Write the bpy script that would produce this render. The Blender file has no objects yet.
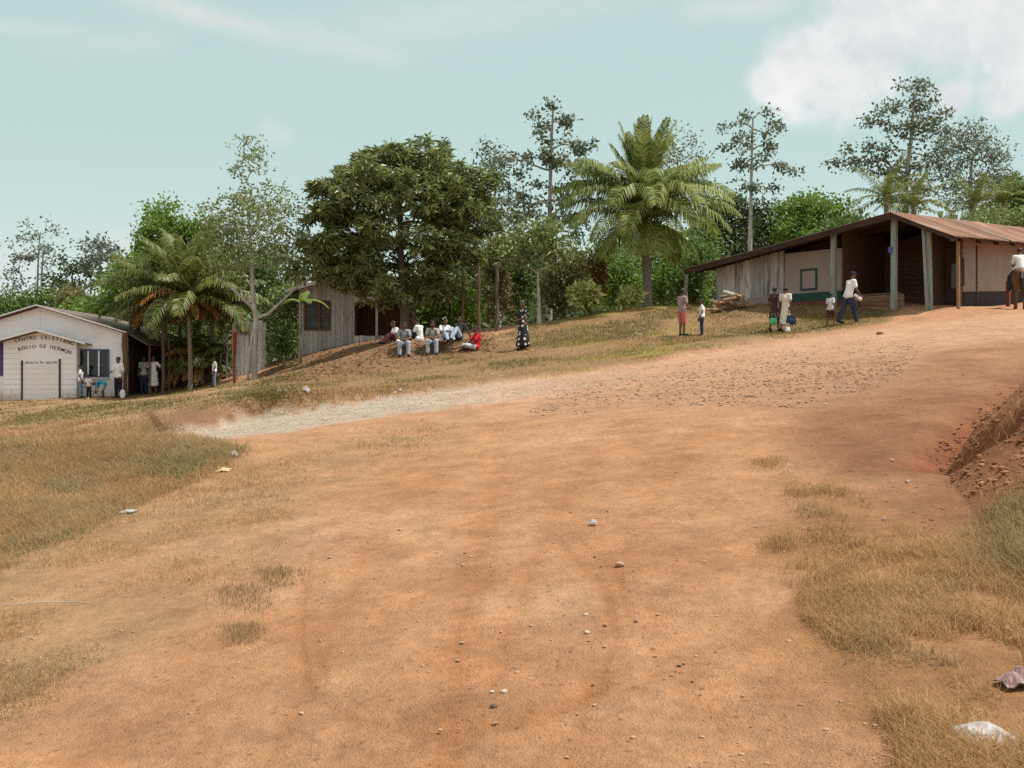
import bpy, bmesh, math, random
import numpy as np
from mathutils import Vector, Matrix, Euler
random.seed(7)
RNG = np.random.default_rng(7)
S = bpy.context.scene
COL = S.collection
CAMH = 1.6
F = 1000.0

# ------------------------------------------------------------------ helpers
def link(o, parent=None):
    COL.objects.link(o)
    if parent is not None:
        o.parent = parent
    return o

def tag(o, label=None, cat=None, group=None, kind=None):
    if label: o['label'] = label
    if cat: o['category'] = cat
    if group: o['group'] = group
    if kind: o['kind'] = kind
    return o

def empty(name, loc, label, cat, group=None, rz=0.0):
    o = bpy.data.objects.new(name, None)
    o.empty_display_size = 0.3
    o.location = loc
    o.rotation_euler = (0, 0, rz)
    link(o)
    return tag(o, label, cat, group)

def mesh_np(name, V, faces_flat, loop_tot):
    """V (n,3); faces_flat vertex indices; loop_tot per polygon."""
    me = bpy.data.meshes.new(name)
    V = np.asarray(V, dtype=np.float32)
    faces_flat = np.asarray(faces_flat, dtype=np.int32)
    loop_tot = np.asarray(loop_tot, dtype=np.int32)
    me.vertices.add(len(V)); me.vertices.foreach_set('co', V.ravel())
    me.loops.add(len(faces_flat)); me.loops.foreach_set('vertex_index', faces_flat)
    me.polygons.add(len(loop_tot))
    starts = np.concatenate([[0], np.cumsum(loop_tot)[:-1]]).astype(np.int32)
    me.polygons.foreach_set('loop_start', starts)
    me.update(calc_edges=True)
    me.validate()
    me.polygons.foreach_set('use_smooth', [False] * len(me.polygons))
    return me

class MB:
    """collects solids and sheets, built as ONE mesh object"""
    def __init__(s):
        s.V = []; s.Fl = []; s.T = []; s.n = 0
    def add(s, V, F):
        V = np.asarray(V, float).reshape(-1, 3)
        s.V.append(V)
        for f in F:
            s.Fl.extend([i + s.n for i in f]); s.T.append(len(f))
        s.n += len(V)
        return s
    def addq(s, V, Q):
        V = np.asarray(V, float).reshape(-1, 3); Q = np.asarray(Q)
        s.V.append(V); s.Fl.extend((Q + s.n).ravel().tolist()); s.T.extend([Q.shape[1]] * len(Q))
        s.n += len(V)
        return s
    def box(s, c, d, rz=0.0, rx=0.0, ry=0.0):
        h = np.array(d) / 2
        P = np.array([[x, y, z] for x in (-1, 1) for y in (-1, 1) for z in (-1, 1)]) * h
        R = np.array(Euler((rx, ry, rz)).to_matrix())
        P = P @ R.T + np.array(c)
        return s.add(P, [(0, 1, 3, 2), (4, 6, 7, 5), (0, 4, 5, 1), (2, 3, 7, 6), (0, 2, 6, 4), (1, 5, 7, 3)])
    def bar(s, a, b, w, h):
        """square bar between two points"""
        a = Vector(a); b = Vector(b); d = b - a
        q = d.to_track_quat('X', 'Z').to_matrix()
        P = np.array([[x * d.length / 2, y * w / 2, z * h / 2] for x in (-1, 1) for y in (-1, 1) for z in (-1, 1)])
        P = P @ np.array(q).T + np.array((a + b) / 2)
        return s.add(P, [(0, 1, 3, 2), (4, 6, 7, 5), (0, 4, 5, 1), (2, 3, 7, 6), (0, 2, 6, 4), (1, 5, 7, 3)])
    def prism(s, poly, axis, a, b):
        """poly: list of 2d points; extruded along 'x','y','z' from a to b"""
        n = len(poly)
        def p3(p, t):
            return {'x': (t, p[0], p[1]), 'y': (p[0], t, p[1]), 'z': (p[0], p[1], t)}[axis]
        V = [p3(p, a) for p in poly] + [p3(p, b) for p in poly]
        Fs = [tuple(range(n))[::-1], tuple(range(n, 2 * n))]
        for i in range(n):
            j = (i + 1) % n
            Fs.append((i, j, n + j, n + i))
        return s.add(V, Fs)
    def tube(s, pts, rad, n=8, cap=True):
        pts = [Vector(p) for p in pts]
        V = []; Fs = []
        prev = None
        for i, p in enumerate(pts):
            t = (pts[min(i + 1, len(pts) - 1)] - pts[max(i - 1, 0)]).normalized()
            if prev is None:
                up = Vector((0, 0, 1)) if abs(t.z) < 0.9 else Vector((1, 0, 0))
                a = t.cross(up).normalized()
            else:
                a = (prev - t * prev.dot(t)).normalized()
            prev = a
            b = t.cross(a)
            r = rad[i] if hasattr(rad, '__len__') else rad
            for k in range(n):
                th = 2 * math.pi * k / n
                V.append(p + (a * math.cos(th) + b * math.sin(th)) * r)
        for i in range(len(pts) - 1):
            for k in range(n):
                k2 = (k + 1) % n
                Fs.append((i * n + k, i * n + k2, (i + 1) * n + k2, (i + 1) * n + k))
        if cap:
            Fs.append(tuple(range(n))[::-1]); Fs.append(tuple(range((len(pts) - 1) * n, len(pts) * n)))
        return s.add([tuple(v) for v in V], Fs)
    def ico(s, c, r, jitter=0.0, sub=1, rng=RNG):
        bm = bmesh.new(); bmesh.ops.create_icosphere(bm, subdivisions=sub, radius=1.0)
        P = np.array([v.co[:] for v in bm.verts]); Fs = [tuple(v.index for v in f.verts) for f in bm.faces]; bm.free()
        if jitter: P = P * (1 + rng.uniform(-jitter, jitter, (len(P), 1)))
        return s.add(P * np.array(r) + np.array(c), Fs)
    def mesh(s, name):
        me = mesh_np(name, np.concatenate(s.V), s.Fl, s.T)
        if len(s.T) < 2500:
            bm = bmesh.new(); bm.from_mesh(me); bmesh.ops.recalc_face_normals(bm, faces=bm.faces[:]); bm.to_mesh(me); bm.free()
        return me
    def build(s, name, mat, parent=None, loc=None, smooth=False):
        me = s.mesh(name)
        me.materials.append(mat)
        if smooth: me.polygons.foreach_set('use_smooth', [True] * len(me.polygons))
        o = bpy.data.objects.new(name, me)
        if loc is not None: o.location = loc
        return link(o, parent)

# ------------------------------------------------------------------ noise
def _hash(ix, iy, seed):
    n = (ix.astype(np.int64) * 374761393 + iy.astype(np.int64) * 668265263 + seed * 974634777) & 0x7fffffff
    n = ((n ^ (n >> 13)) * 1274126177) & 0x7fffffff
    return ((n ^ (n >> 16)) & 0xffff) / 65535.0
def vnoise(x, y, seed=0):
    ix = np.floor(x); iy = np.floor(y); fx = x - ix; fy = y - iy
    ix = ix.astype(np.int64); iy = iy.astype(np.int64)
    u = fx * fx * (3 - 2 * fx); v = fy * fy * (3 - 2 * fy)
    a = _hash(ix, iy, seed); b = _hash(ix + 1, iy, seed); c = _hash(ix, iy + 1, seed); d = _hash(ix + 1, iy + 1, seed)
    return (a * (1 - u) + b * u) * (1 - v) + (c * (1 - u) + d * u) * v
def fbm(x, y, seed=0, o=3):
    r = 0; a = 0.5; t = 0
    for i in range(o):
        r = r + a * vnoise(x * 2 ** i + 17.3 * i, y * 2 ** i - 9.1 * i, seed + i); t += a; a *= 0.55
    return r / t
def sstep(a, b, x):
    t = np.clip((x - a) / (b - a), 0, 1); return t * t * (3 - 2 * t)

# ------------------------------------------------------------------ terrain
def sat(v, lim, s):
    return np.where(v < lim, v, lim + s * (1 - np.exp(-np.maximum(v - lim, 0) / s)))
def plane(X, Y):
    fy = np.where(Y >= 0, sat(np.maximum(Y, 0), 46.0, 15.0), -sat(np.maximum(-Y, 0), 25.0, 10.0))
    fx = np.sign(X) * sat(np.abs(X), 24.0, 12.0)
    return 0.0725 * fy + 0.1 * fx
def PX(px, py, Y):
    return np.array([(px - 512) * Y / F, Y, CAMH + (384 - py) * Y / F])

CTRL = [  # (px, py, Y) on the ground
    (5, 401, 43), (40, 399, 43), (76, 397, 43), (118, 394, 44), (150, 392, 45), (215, 388, 44), (190, 387, 44), (255, 393, 40), (235, 386, 43),
    (404, 357, 34.4), (432, 355, 34.4), (474, 351, 34.4), (523, 352, 33.5), (320, 366, 36), (270, 380, 38), (560, 344, 34), (600, 338, 34),
    (300, 352, 45), (350, 346, 45), (405, 338, 40), (430, 335, 44), (539, 326, 40), (648, 310, 42), (600, 312, 42), (560, 320, 40),
    (682, 339, 33), (702, 338, 33), (733, 305, 40), (774, 332, 33), (786, 332, 33), (831, 331, 33), (848, 328, 33), (730, 330, 34.5),
    (895, 308, 34), (929, 311, 33.2), (833, 309, 35.4), (805, 309, 36.2), (780, 306, 37), (745, 306, 39), (710, 303, 39), (960, 315, 31.5), (1005, 313, 32.5), (1040, 312, 33),
]
CXY = [(c[0], c[1], None) for c in []]
_c = np.array([PX(*c) for c in CTRL])
_extra = np.array([  # X, Y, residual
    (0, 5, 0), (0, 9, 0), (0, 13, 0), (0, 18, 0), (3, 22, 0), (-3, 18, 0), (8, 26, 0), (12, 29, 0), (-1, 25, 0.0), (4, 28, 0.0), (8, 30.0, 0.0), (5, 13, 0), (9, 17, 0), (-4, 11, 0), (-3, 6, 0), (3.5, 5, 0),
    (-6.3, 14.6, .40), (-4.6, 13.6, .26), (-7.9, 14.2, .42), (-9.5, 14.0, .4), (-5.5, 10.5, .10), (-7.0, 19.5, -.22), (-10, 20.5, -.45), (-13, 20, -.5), (-12, 27, -.2), (-8.5, 26, 0.05)])
_p = np.concatenate([_c[:, :2], _extra[:, :2]])
_res = np.concatenate([_c[:, 2] - plane(_c[:, 0], _c[:, 1]), _extra[:, 2]])
_sig = np.clip(_p[:, 1] * 0.13, 1.6, 5.0)
def _phi(X, Y):
    return np.stack([np.exp(-((X - a) ** 2 + (Y - b) ** 2) / (s * s)) for (a, b), s in zip(_p, _sig)], -1)
_A = _phi(_p[:, 0], _p[:, 1])
_w = np.linalg.solve(_A.T @ _A + 0.03 * np.eye(len(_p)), _A.T @ _res)

def polydist(X, Y, pts):
    """distance to an open polyline, and parameter 0..1, and side sign"""
    best = np.full(X.shape, 1e9); par = np.zeros(X.shape); sgn = np.ones(X.shape)
    n = len(pts) - 1
    for i in range(n):
        ax, ay = pts[i]; bx, by = pts[i + 1]
        dx, dy = bx - ax, by - ay
        t = np.clip(((X - ax) * dx + (Y - ay) * dy) / (dx * dx + dy * dy), 0, 1)
        d = np.hypot(X - ax - t * dx, Y - ay - t * dy)
        s = np.sign((X - ax) * dy - (Y - ay) * dx)
        m = d < best
        best = np.where(m, d, best); par = np.where(m, (i + t) / n, par); sgn = np.where(m, s, sgn)
    return best, par, sgn

EDGE = [(-15, 17.5), (-9.5, 18.2), (-6.4, 18.6), (-4.9, 19.8), (-2.4, 21.0), (1.9, 22.9), (4.8, 25.6), (8.6, 29.6), (11.5, 30.6), (16, 31.2)]  # far edge of the road
GULLY = [(7.2, 14.0), (5.45, 11.5), (3.55, 8.5), (3.75, 7.7), (3.95, 7.0), (4.3, 6.0)]
TOE = [(8.0, 14.6), (5.6, 11.5), (3.6, 8.45), (3.2, 7.4), (2.85, 6.2), (2.5, 5.2), (2.35, 4.2)]
def gz(X, Y):
    X = np.asarray(X, float); Y = np.asarray(Y, float)
    z = plane(X, Y)
    acc = 0
    for (a, b), s, w in zip(_p, _sig, _w):
        acc = acc + w * np.exp(-((X - a) ** 2 + (Y - b) ** 2) / (s * s))
    z = z + acc
    # cut bank behind the road
    d, t, sg = polydist(X, Y, EDGE)
    hh = 0.42 * np.exp(-((t - 0.33) / 0.10) ** 2) + 0.12
    wob = fbm(X * .9, Y * .9, 5) * .5
    z = z + hh * np.where(sg < 0, sstep(0.0, 0.55, d - wob + .2) * np.exp(-np.maximum(d - .5, 0) / 3.5), 0)
    # ledge under the mango tree where people sit
    xm = np.exp(-np.maximum(np.abs(X + 2.7) - 1.6, 0) ** 2 / .25)
    z = z + .34 * xm * sstep(34.55, 34.9, Y + .25 * (vnoise(X * 2, Y * 2, 9) - .5)) * np.exp(-np.maximum(Y - 35.2, 0) / 2.0)
    # earth bank at right with a washed-out gully at its foot
    d, t, sg = polydist(X, Y, TOE)
    rise = np.where(sg < 0, 1 - np.exp(-np.maximum(d - .05, 0) / (.8 + .75 * sstep(.45, .8, t))), 0)
    bank = .88 * rise * sstep(0, .16, t) * sstep(1, .85, t) * np.exp(-(np.maximum(d - 3, 0) / 3) ** 2)
    bank = bank * (1 + .7 * (fbm(X * 2.2, Y * 2.2, 31) - .5)) + .16 * rise * (fbm(X * 2.5 + Y * 1.2, Y * 6 - X * 2, 33) - .5) + .13 * rise * (fbm(X * 5, Y * 11, 35) - .5)
    z = z + np.where(X > 2, bank, 0)
    dg, tg, _ = polydist(X, Y, GULLY)
    z = z - 0.19 * np.exp(-(dg / 0.22) ** 2) * np.exp(-((tg - .42) / .26) ** 2) * (.6 + .8 * vnoise(X * 4, Y * 4, 41))
    # roughness
    z = z + 0.10 * (fbm(X * .35, Y * .35, 11) - .5) * sstep(6, 16, Y) + 0.035 * (fbm(X * 1.1, Y * 1.1, 12) - .5) + 0.022 * (fbm(X * 4, Y * 4, 13) - .5) + 0.009 * (fbm(X * 15, Y * 15, 14, 2) - .5) * (Y < 16)
    return z
def gz1(x, y): return float(gz(np.array([x]), np.array([y]))[0])
def at(px, Y, dz=0.0):
    X = (px - 512) * Y / F
    return (X, Y, gz1(X, Y) + dz)

# polar ground sheet -------------------------------------------------------
th_f = np.radians(np.arange(-33, 33.001, 0.085))
th_c1 = np.radians(np.concatenate([np.arange(-180, -40, 7.0), np.arange(-40, -33, 1.0)]))
th_c2 = np.radians(np.concatenate([np.arange(34, 40, 1.0), np.arange(40, 180, 7.0)]))
TH = np.concatenate([th_c1, th_f, th_c2])
r1 = [0.4, .8, 1.2, 1.6, 2.0, 2.4, 2.7]
inv = 1 / 2.9
while 1 / inv < 50:
    r = 1 / inv
    r1.append(r)
    inv = 1 / (r + min(r * r * .00075, .22))
r2 = list(np.geomspace(51, 2500, 45))
RR = np.array(r1 + r2)
GT, GR = np.meshgrid(TH, RR)
GX = GR * np.sin(GT); GY = GR * np.cos(GT)
GZ = gz(GX, GY)
cosT = np.cos(GT)
front = cosT > 0.3
GPX = np.where(front, 512 + F * np.tan(np.where(front, GT, 0)), np.where(GT > 0, 3500, -2500))
GPY = np.where(front, 384 - F * (GZ - CAMH) / np.maximum(GY, .05), 900)

def inpoly(px, py, poly):
    inside = np.zeros(px.shape, bool); n = len(poly)
    for i in range(n):
        x1, y1 = poly[i]; x2, y2 = poly[(i + 1) % n]
        c = ((y1 > py) != (y2 > py)) & (px < (x2 - x1) * (py - y1) / (y2 - y1 + 1e-9) + x1)
        inside ^= c
    return inside
def softpoly(px, py, poly, soft, nz=0):
    d, _, _ = polydist(px, py, list(poly) + [poly[0]])
    sd = np.where(inpoly(px, py, poly), d, -d) + nz
    return sstep(-soft, soft, sd)

G_MOUND = [(-300, 428), (60, 421), (130, 420), (190, 436), (245, 448), (222, 470), (150, 500), (60, 545), (-20, 580), (-300, 700)]
G_SHOULDER = [(-300, 640), (-20, 520), (70, 500), (160, 470), (220, 445), (340, 440), (420, 420), (470, 425), (420, 450), (340, 480), (300, 520), (285, 570), (200, 600), (120, 650), (0, 735), (-300, 900)]
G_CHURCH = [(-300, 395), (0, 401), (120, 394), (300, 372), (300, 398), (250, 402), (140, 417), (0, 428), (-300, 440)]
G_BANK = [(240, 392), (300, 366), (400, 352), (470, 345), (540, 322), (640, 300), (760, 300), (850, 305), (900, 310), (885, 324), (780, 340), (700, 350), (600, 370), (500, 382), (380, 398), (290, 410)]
G_RIGHT = [(783, 472), (830, 478), (872, 508), (930, 540), (1024, 520), (1400, 560), (1400, 900), (950, 900), (900, 745), (868, 690), (812, 622), (780, 572), (796, 520)]
GRAVEL = [(140, 444), (172, 429), (300, 410), (400, 395), (500, 382), (600, 371), (700, 355), (800, 340), (900, 325), (1024, 313), (1120, 305), (1120, 328), (1000, 340), (900, 352), (800, 364), (700, 378), (600, 391), (500, 402), (400, 413), (300, 430), (200, 442)]
STONY = [(560, 385), (650, 366), (760, 352), (860, 340), (930, 345), (900, 380), (800, 408), (700, 405), (620, 412), (520, 418)]
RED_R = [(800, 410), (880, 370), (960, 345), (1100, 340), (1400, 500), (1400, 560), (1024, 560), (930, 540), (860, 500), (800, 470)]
BANKCUT = [(135, 420), (200, 406), (262, 402), (285, 408), (180, 430), (150, 436)]
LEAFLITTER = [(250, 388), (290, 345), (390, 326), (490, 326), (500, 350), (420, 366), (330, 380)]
TRACK = [(310, 560), (298, 640), (312, 695), (360, 724), (450, 735), (540, 720), (598, 690), (616, 640), (604, 590), (560, 545)]
TRACK2 = [(500, 470), (475, 560), (455, 660), (450, 735), (445, 800)]
TRACK4 = [(900, 352), (760, 392), (690, 440), (640, 520), (610, 600), (560, 800)]
TRACK5 = [(840, 352), (690, 392), (600, 450), (540, 540), (505, 640), (440, 800)]
TRACK6 = [(420, 430), (380, 520), (330, 640), (250, 800)]
TRACK3 = [(560, 500), (600, 560), (660, 640), (720, 720)]

def ground_fields(px, py, X, Y):
    nz = fbm(X * 1.3, Y * 1.3, 51); n2 = fbm(X * .5, Y * .5, 61); n3 = fbm(X * 5, Y * 5, 71)
    k = np.clip(12 / np.maximum(Y, 1), .2, 3.0)
    off = ((nz - .5) * 90 + (n3 - .5) * 50) * k * .5
    m = {}
    m['mound'] = softpoly(px, py, G_MOUND, 26, off * .7)
    m['shoulder'] = softpoly(px, py, G_SHOULDER, 22, off * .8)
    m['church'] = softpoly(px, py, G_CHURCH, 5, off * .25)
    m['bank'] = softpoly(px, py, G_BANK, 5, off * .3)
    m['right'] = softpoly(px, py, G_RIGHT, 26, off * .9)
    m['gravel'] = softpoly(px, py, GRAVEL, 3, off * .10)
    m['stony'] = softpoly(px, py, STONY, 16, off * .6)
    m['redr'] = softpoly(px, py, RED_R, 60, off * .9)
    m['cut'] = softpoly(px, py, BANKCUT, 3, off * .1)
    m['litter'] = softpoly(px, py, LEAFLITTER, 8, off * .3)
    return m, nz, n2, n3

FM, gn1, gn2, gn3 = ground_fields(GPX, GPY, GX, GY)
def trackmask(pts, w):
    d, t, s = polydist(GPX, GPY, pts)
    return np.exp(-(d / w) ** 2)
tr = (trackmask(TRACK, 7) * .8 + trackmask([(p[0] + 14, p[1] - 10) for p in TRACK], 5) * .35)
tr4 = (trackmask(TRACK4, 11) + trackmask(TRACK5, 11) + trackmask(TRACK6, 12)) * (.3 + .9 * fbm(GX * 1.7, GY * .8, 91))
tr2 = trackmask(TRACK2, 17); tr3 = trackmask(TRACK3, 22)
# side strips of the tread
tread = tr2 * (0.5 + 0.5 * np.sin(GPY * 0.9 + GPX * .15))
near = sstep(20, 6, GY)
GZ2 = GZ - (tr * .010 + tr2 * .004 + tread * .004 + tr3 * .006 + tr4 * .006) * near * front
def lerp(a, b, m): return a * (1 - m[..., None]) + np.asarray(b) * m[..., None]
C = np.zeros(GX.shape + (3,)) + np.array([.415, .215, .112])
C = lerp(C, [.465, .255, .142], sstep(.42, .7, gn2))
C = lerp(C, [.36, .168, .078], sstep(.5, .75, gn1) * .5)
C = lerp(C, [.46, .25, .145], sstep(10, 24, GY) * .6)
C = lerp(C, [.49, .28, .165], (1 - np.abs(GPX - 720) / 400).clip(0, 1) * sstep(330, 350, GPY) * sstep(440, 380, GPY) * .6)
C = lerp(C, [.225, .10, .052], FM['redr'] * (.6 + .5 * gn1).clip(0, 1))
C = lerp(C, [.36, .215, .11], FM['shoulder'] * (.5 + .5 * sstep(.35, .65, gn1)))
C = lerp(C, [.31, .205, .105], FM['mound'] * (.3 + .6 * gn1))
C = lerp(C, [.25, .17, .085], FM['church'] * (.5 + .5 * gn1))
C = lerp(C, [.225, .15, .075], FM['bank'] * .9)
C = lerp(C, [.25, .19, .055], FM['bank'] * sstep(.48, .62, gn2) * sstep(520, 600, GPX) * sstep(730, 650, GPX))
C = lerp(C, [.29, .148, .066], FM['right'] * (.5 + .5 * gn1))
C = lerp(C, [.40, .35, .29], FM['gravel'] * sstep(640, 430, GPX) * (.6 + .4 * gn3))
C = lerp(C, [.50, .305, .19], FM['gravel'] * sstep(380, 560, GPX) * (.4 + .3 * gn3))
C = lerp(C, [.36, .21, .125], FM['stony'] * (.25 + .5 * gn3))
C = lerp(C, [.22, .125, .07], FM['cut'] * .85)
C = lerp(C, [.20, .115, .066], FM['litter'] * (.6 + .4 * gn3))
dg, tg, _ = polydist(GX, GY, GULLY)
C = lerp(C, [.24, .08, .04], np.exp(-(dg / .2) ** 2) * np.exp(-((tg - .42) / .3) ** 2) * .8)
C = lerp(C, [.15, .13, .06], sstep(47, 58, GR))                       # forest floor beyond
C = lerp(C, [.33, .145, .062], (tr * (.1 + .75 * gn3) + tr2 * .35 + tread * .35 + tr3 * .3 + tr4 * .4).clip(0, .8) * near * front)
C = C * (0.84 + 0.32 * gn3)[..., None] * (0.95 + .1 * fbm(GX * 14, GY * 14, 81, 2))[..., None]
del dg, tg

nr, nc = GX.shape
V = np.stack([GX, GY, GZ2], -1).reshape(-1, 3)
idx = np.arange(nr * nc).reshape(nr, nc)
i00 = idx[:-1, :]; i10 = idx[1:, :]
i01 = np.roll(idx, -1, 1)[:-1, :]; i11 = np.roll(idx, -1, 1)[1:, :]
Q = np.stack([i00, i10, i11, i01], -1).reshape(-1, 4)[:, ::-1]
V = np.vstack([V, [[0, 0, gz1(0, 0)]]])
fan = np.stack([np.full(nc, nr * nc), idx[0], np.roll(idx[0], -1)], -1)[:, ::-1]
flat = np.concatenate([Q.ravel(), fan.ravel()]); tot = np.concatenate([np.full(len(Q), 4), np.full(len(fan), 3)])
gme = mesh_np('ground', V, flat, tot)
ca = gme.color_attributes.new('surface', 'FLOAT_COLOR', 'POINT')
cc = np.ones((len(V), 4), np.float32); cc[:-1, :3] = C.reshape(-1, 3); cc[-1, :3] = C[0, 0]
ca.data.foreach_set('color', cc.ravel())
gme.polygons.foreach_set('use_smooth', [True] * len(gme.polygons))
ground = link(bpy.data.objects.new('ground', gme)); tag(ground, kind='structure')

# pixel -> visible ground point (columns of the polar sheet)
vis = np.minimum.accumulate(np.where(front, GPY, 900), axis=0)
def drop(px, py):
    """first ground point met by the ray through each pixel"""
    th = np.arctan((np.asarray(px) - 512) / F)
    col = np.clip(np.searchsorted(TH, th), 0, nc - 1)
    X = np.empty(len(col)); Y = np.empty(len(col)); ok = np.ones(len(col), bool)
    order = np.argsort(col, kind='stable')
    cs = col[order]; st = np.flatnonzero(np.r_[True, cs[1:] != cs[:-1]]); en = np.r_[st[1:], len(cs)]
    for a, b in zip(st, en):
        ids = order[a:b]; c = cs[a]
        v = vis[:, c]
        j = np.searchsorted(-v, -np.asarray(py)[ids])
        bad = (j <= 0) | (j >= nr - 40); jj = np.clip(j, 1, nr - 1)
        p1 = v[jj - 1]; p2 = v[jj]; t = np.clip((p1 - np.asarray(py)[ids]) / np.maximum(p1 - p2, 1e-6), 0, 1)
        r = RR[jj - 1] * (1 - t) + RR[jj] * t
        X[ids] = r * np.sin(th[ids]); Y[ids] = r * np.cos(th[ids]); ok[ids] = ~bad
    return X, Y, ok

# ------------------------------------------------------------------ materials
def newmat(name):
    m = bpy.data.materials.new(name); m.use_nodes = True
    nt = m.node_tree; nt.nodes.clear()
    out = nt.nodes.new('ShaderNodeOutputMaterial')
    return m, nt, out
def N(nt, t, **kw):
    n = nt.nodes.new(t)
    for k, v in kw.items():
        if k.startswith('i_'): n.inputs[k[2:]].default_value = v
        else: setattr(n, k, v)
    return n
def rgba(c): return (c[0], c[1], c[2], 1.0)

def mat(name, col, col2=None, rough=.8, scale=6.0, amt=.5, bump=.15, bscale=40.0, stretch=(1, 1, 1), island=0.0, spec=.3, metal=0.0, stain=None, stain_scale=1.2, splash=None):
    """two-tone noise surface, optional random tone per loose piece, optional stains"""
    m, nt, out = newmat(name); L = nt.links.new
    b = N(nt, 'ShaderNodeBsdfPrincipled'); b.inputs['Roughness'].default_value = rough; b.inputs['Metallic'].default_value = metal
    b.inputs['Specular IOR Level'].default_value = spec
    tc = N(nt, 'ShaderNodeTexCoord'); mp = N(nt, 'ShaderNodeMapping'); mp.inputs['Scale'].default_value = stretch
    L(tc.outputs['Object'], mp.inputs['Vector'])
    n1 = N(nt, 'ShaderNodeTexNoise'); n1.inputs['Scale'].default_value = scale; n1.inputs['Detail'].default_value = 5
    L(mp.outputs[0], n1.inputs['Vector'])
    mr = N(nt, 'ShaderNodeMapRange'); mr.inputs[1].default_value = .3; mr.inputs[2].default_value = .7
    L(n1.outputs[0], mr.inputs[0])
    mx = N(nt, 'ShaderNodeMix', data_type='RGBA')
    c2 = col2 if col2 else tuple(c * (1 - amt) for c in col)
    mx.inputs[6].default_value = rgba(col); mx.inputs[7].default_value = rgba(c2)
    L(mr.outputs[0], mx.inputs[0]); cout = mx.outputs[2]
    if stain:
        n3 = N(nt, 'ShaderNodeTexNoise'); n3.inputs['Scale'].default_value = stain_scale; n3.inputs['Detail'].default_value = 6
        L(mp.outputs[0], n3.inputs['Vector'])
        m3 = N(nt, 'ShaderNodeMapRange'); m3.inputs[1].default_value = .52; m3.inputs[2].default_value = .68
        L(n3.outputs[0], m3.inputs[0])
        x3 = N(nt, 'ShaderNodeMix', data_type='RGBA'); x3.inputs[7].default_value = rgba(stain)
        L(m3.outputs[0], x3.inputs[0]); L(cout, x3.inputs[6]); cout = x3.outputs[2]
    if splash:      # mud thrown up by rain along the foot of the wall
        sz = N(nt, 'ShaderNodeSeparateXYZ'); L(tc.outputs['Object'], sz.inputs[0])
        n4 = N(nt, 'ShaderNodeTexNoise'); n4.inputs['Scale'].default_value = 7; n4.inputs['Detail'].default_value = 5; L(tc.outputs['Object'], n4.inputs['Vector'])
        a4 = N(nt, 'ShaderNodeMath', operation='MULTIPLY_ADD'); L(n4.outputs[0], a4.inputs[0]); a4.inputs[1].default_value = -.9; L(sz.outputs[2], a4.inputs[2])
        r4 = N(nt, 'ShaderNodeMapRange'); r4.inputs[1].default_value = -.45; r4.inputs[2].default_value = .0; r4.inputs[3].default_value = .75; r4.inputs[4].default_value = 0; L(a4.outputs[0], r4.inputs[0])
        x4 = N(nt, 'ShaderNodeMix', data_type='RGBA'); x4.inputs[7].default_value = rgba(splash); L(r4.outputs[0], x4.inputs[0]); L(cout, x4.inputs[6]); cout = x4.outputs[2]
    if island:
        g = N(nt, 'ShaderNodeNewGeometry')
        m2 = N(nt, 'ShaderNodeMapRange'); m2.inputs[3].default_value = 1 - island; m2.inputs[4].default_value = 1 + island
        L(g.outputs['Random Per Island'], m2.inputs[0])
        hs = N(nt, 'ShaderNodeHueSaturation'); L(m2.outputs[0], hs.inputs['Value']); L(cout, hs.inputs['Color']); cout = hs.outputs[0]
    L(cout, b.inputs['Base Color'])
    if bump:
        n2 = N(nt, 'ShaderNodeTexNoise'); n2.inputs['Scale'].default_value = bscale; n2.inputs['Detail'].default_value = 4
        L(mp.outputs[0], n2.inputs['Vector'])
        bp = N(nt, 'ShaderNodeBump'); bp.inputs['Strength'].default_value = bump; bp.inputs['Distance'].default_value = .02
        L(n2.outputs[0], bp.inputs['Height']); L(bp.outputs[0], b.inputs['Normal'])
    L(b.outputs[0], out.inputs[0])
    return m

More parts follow.
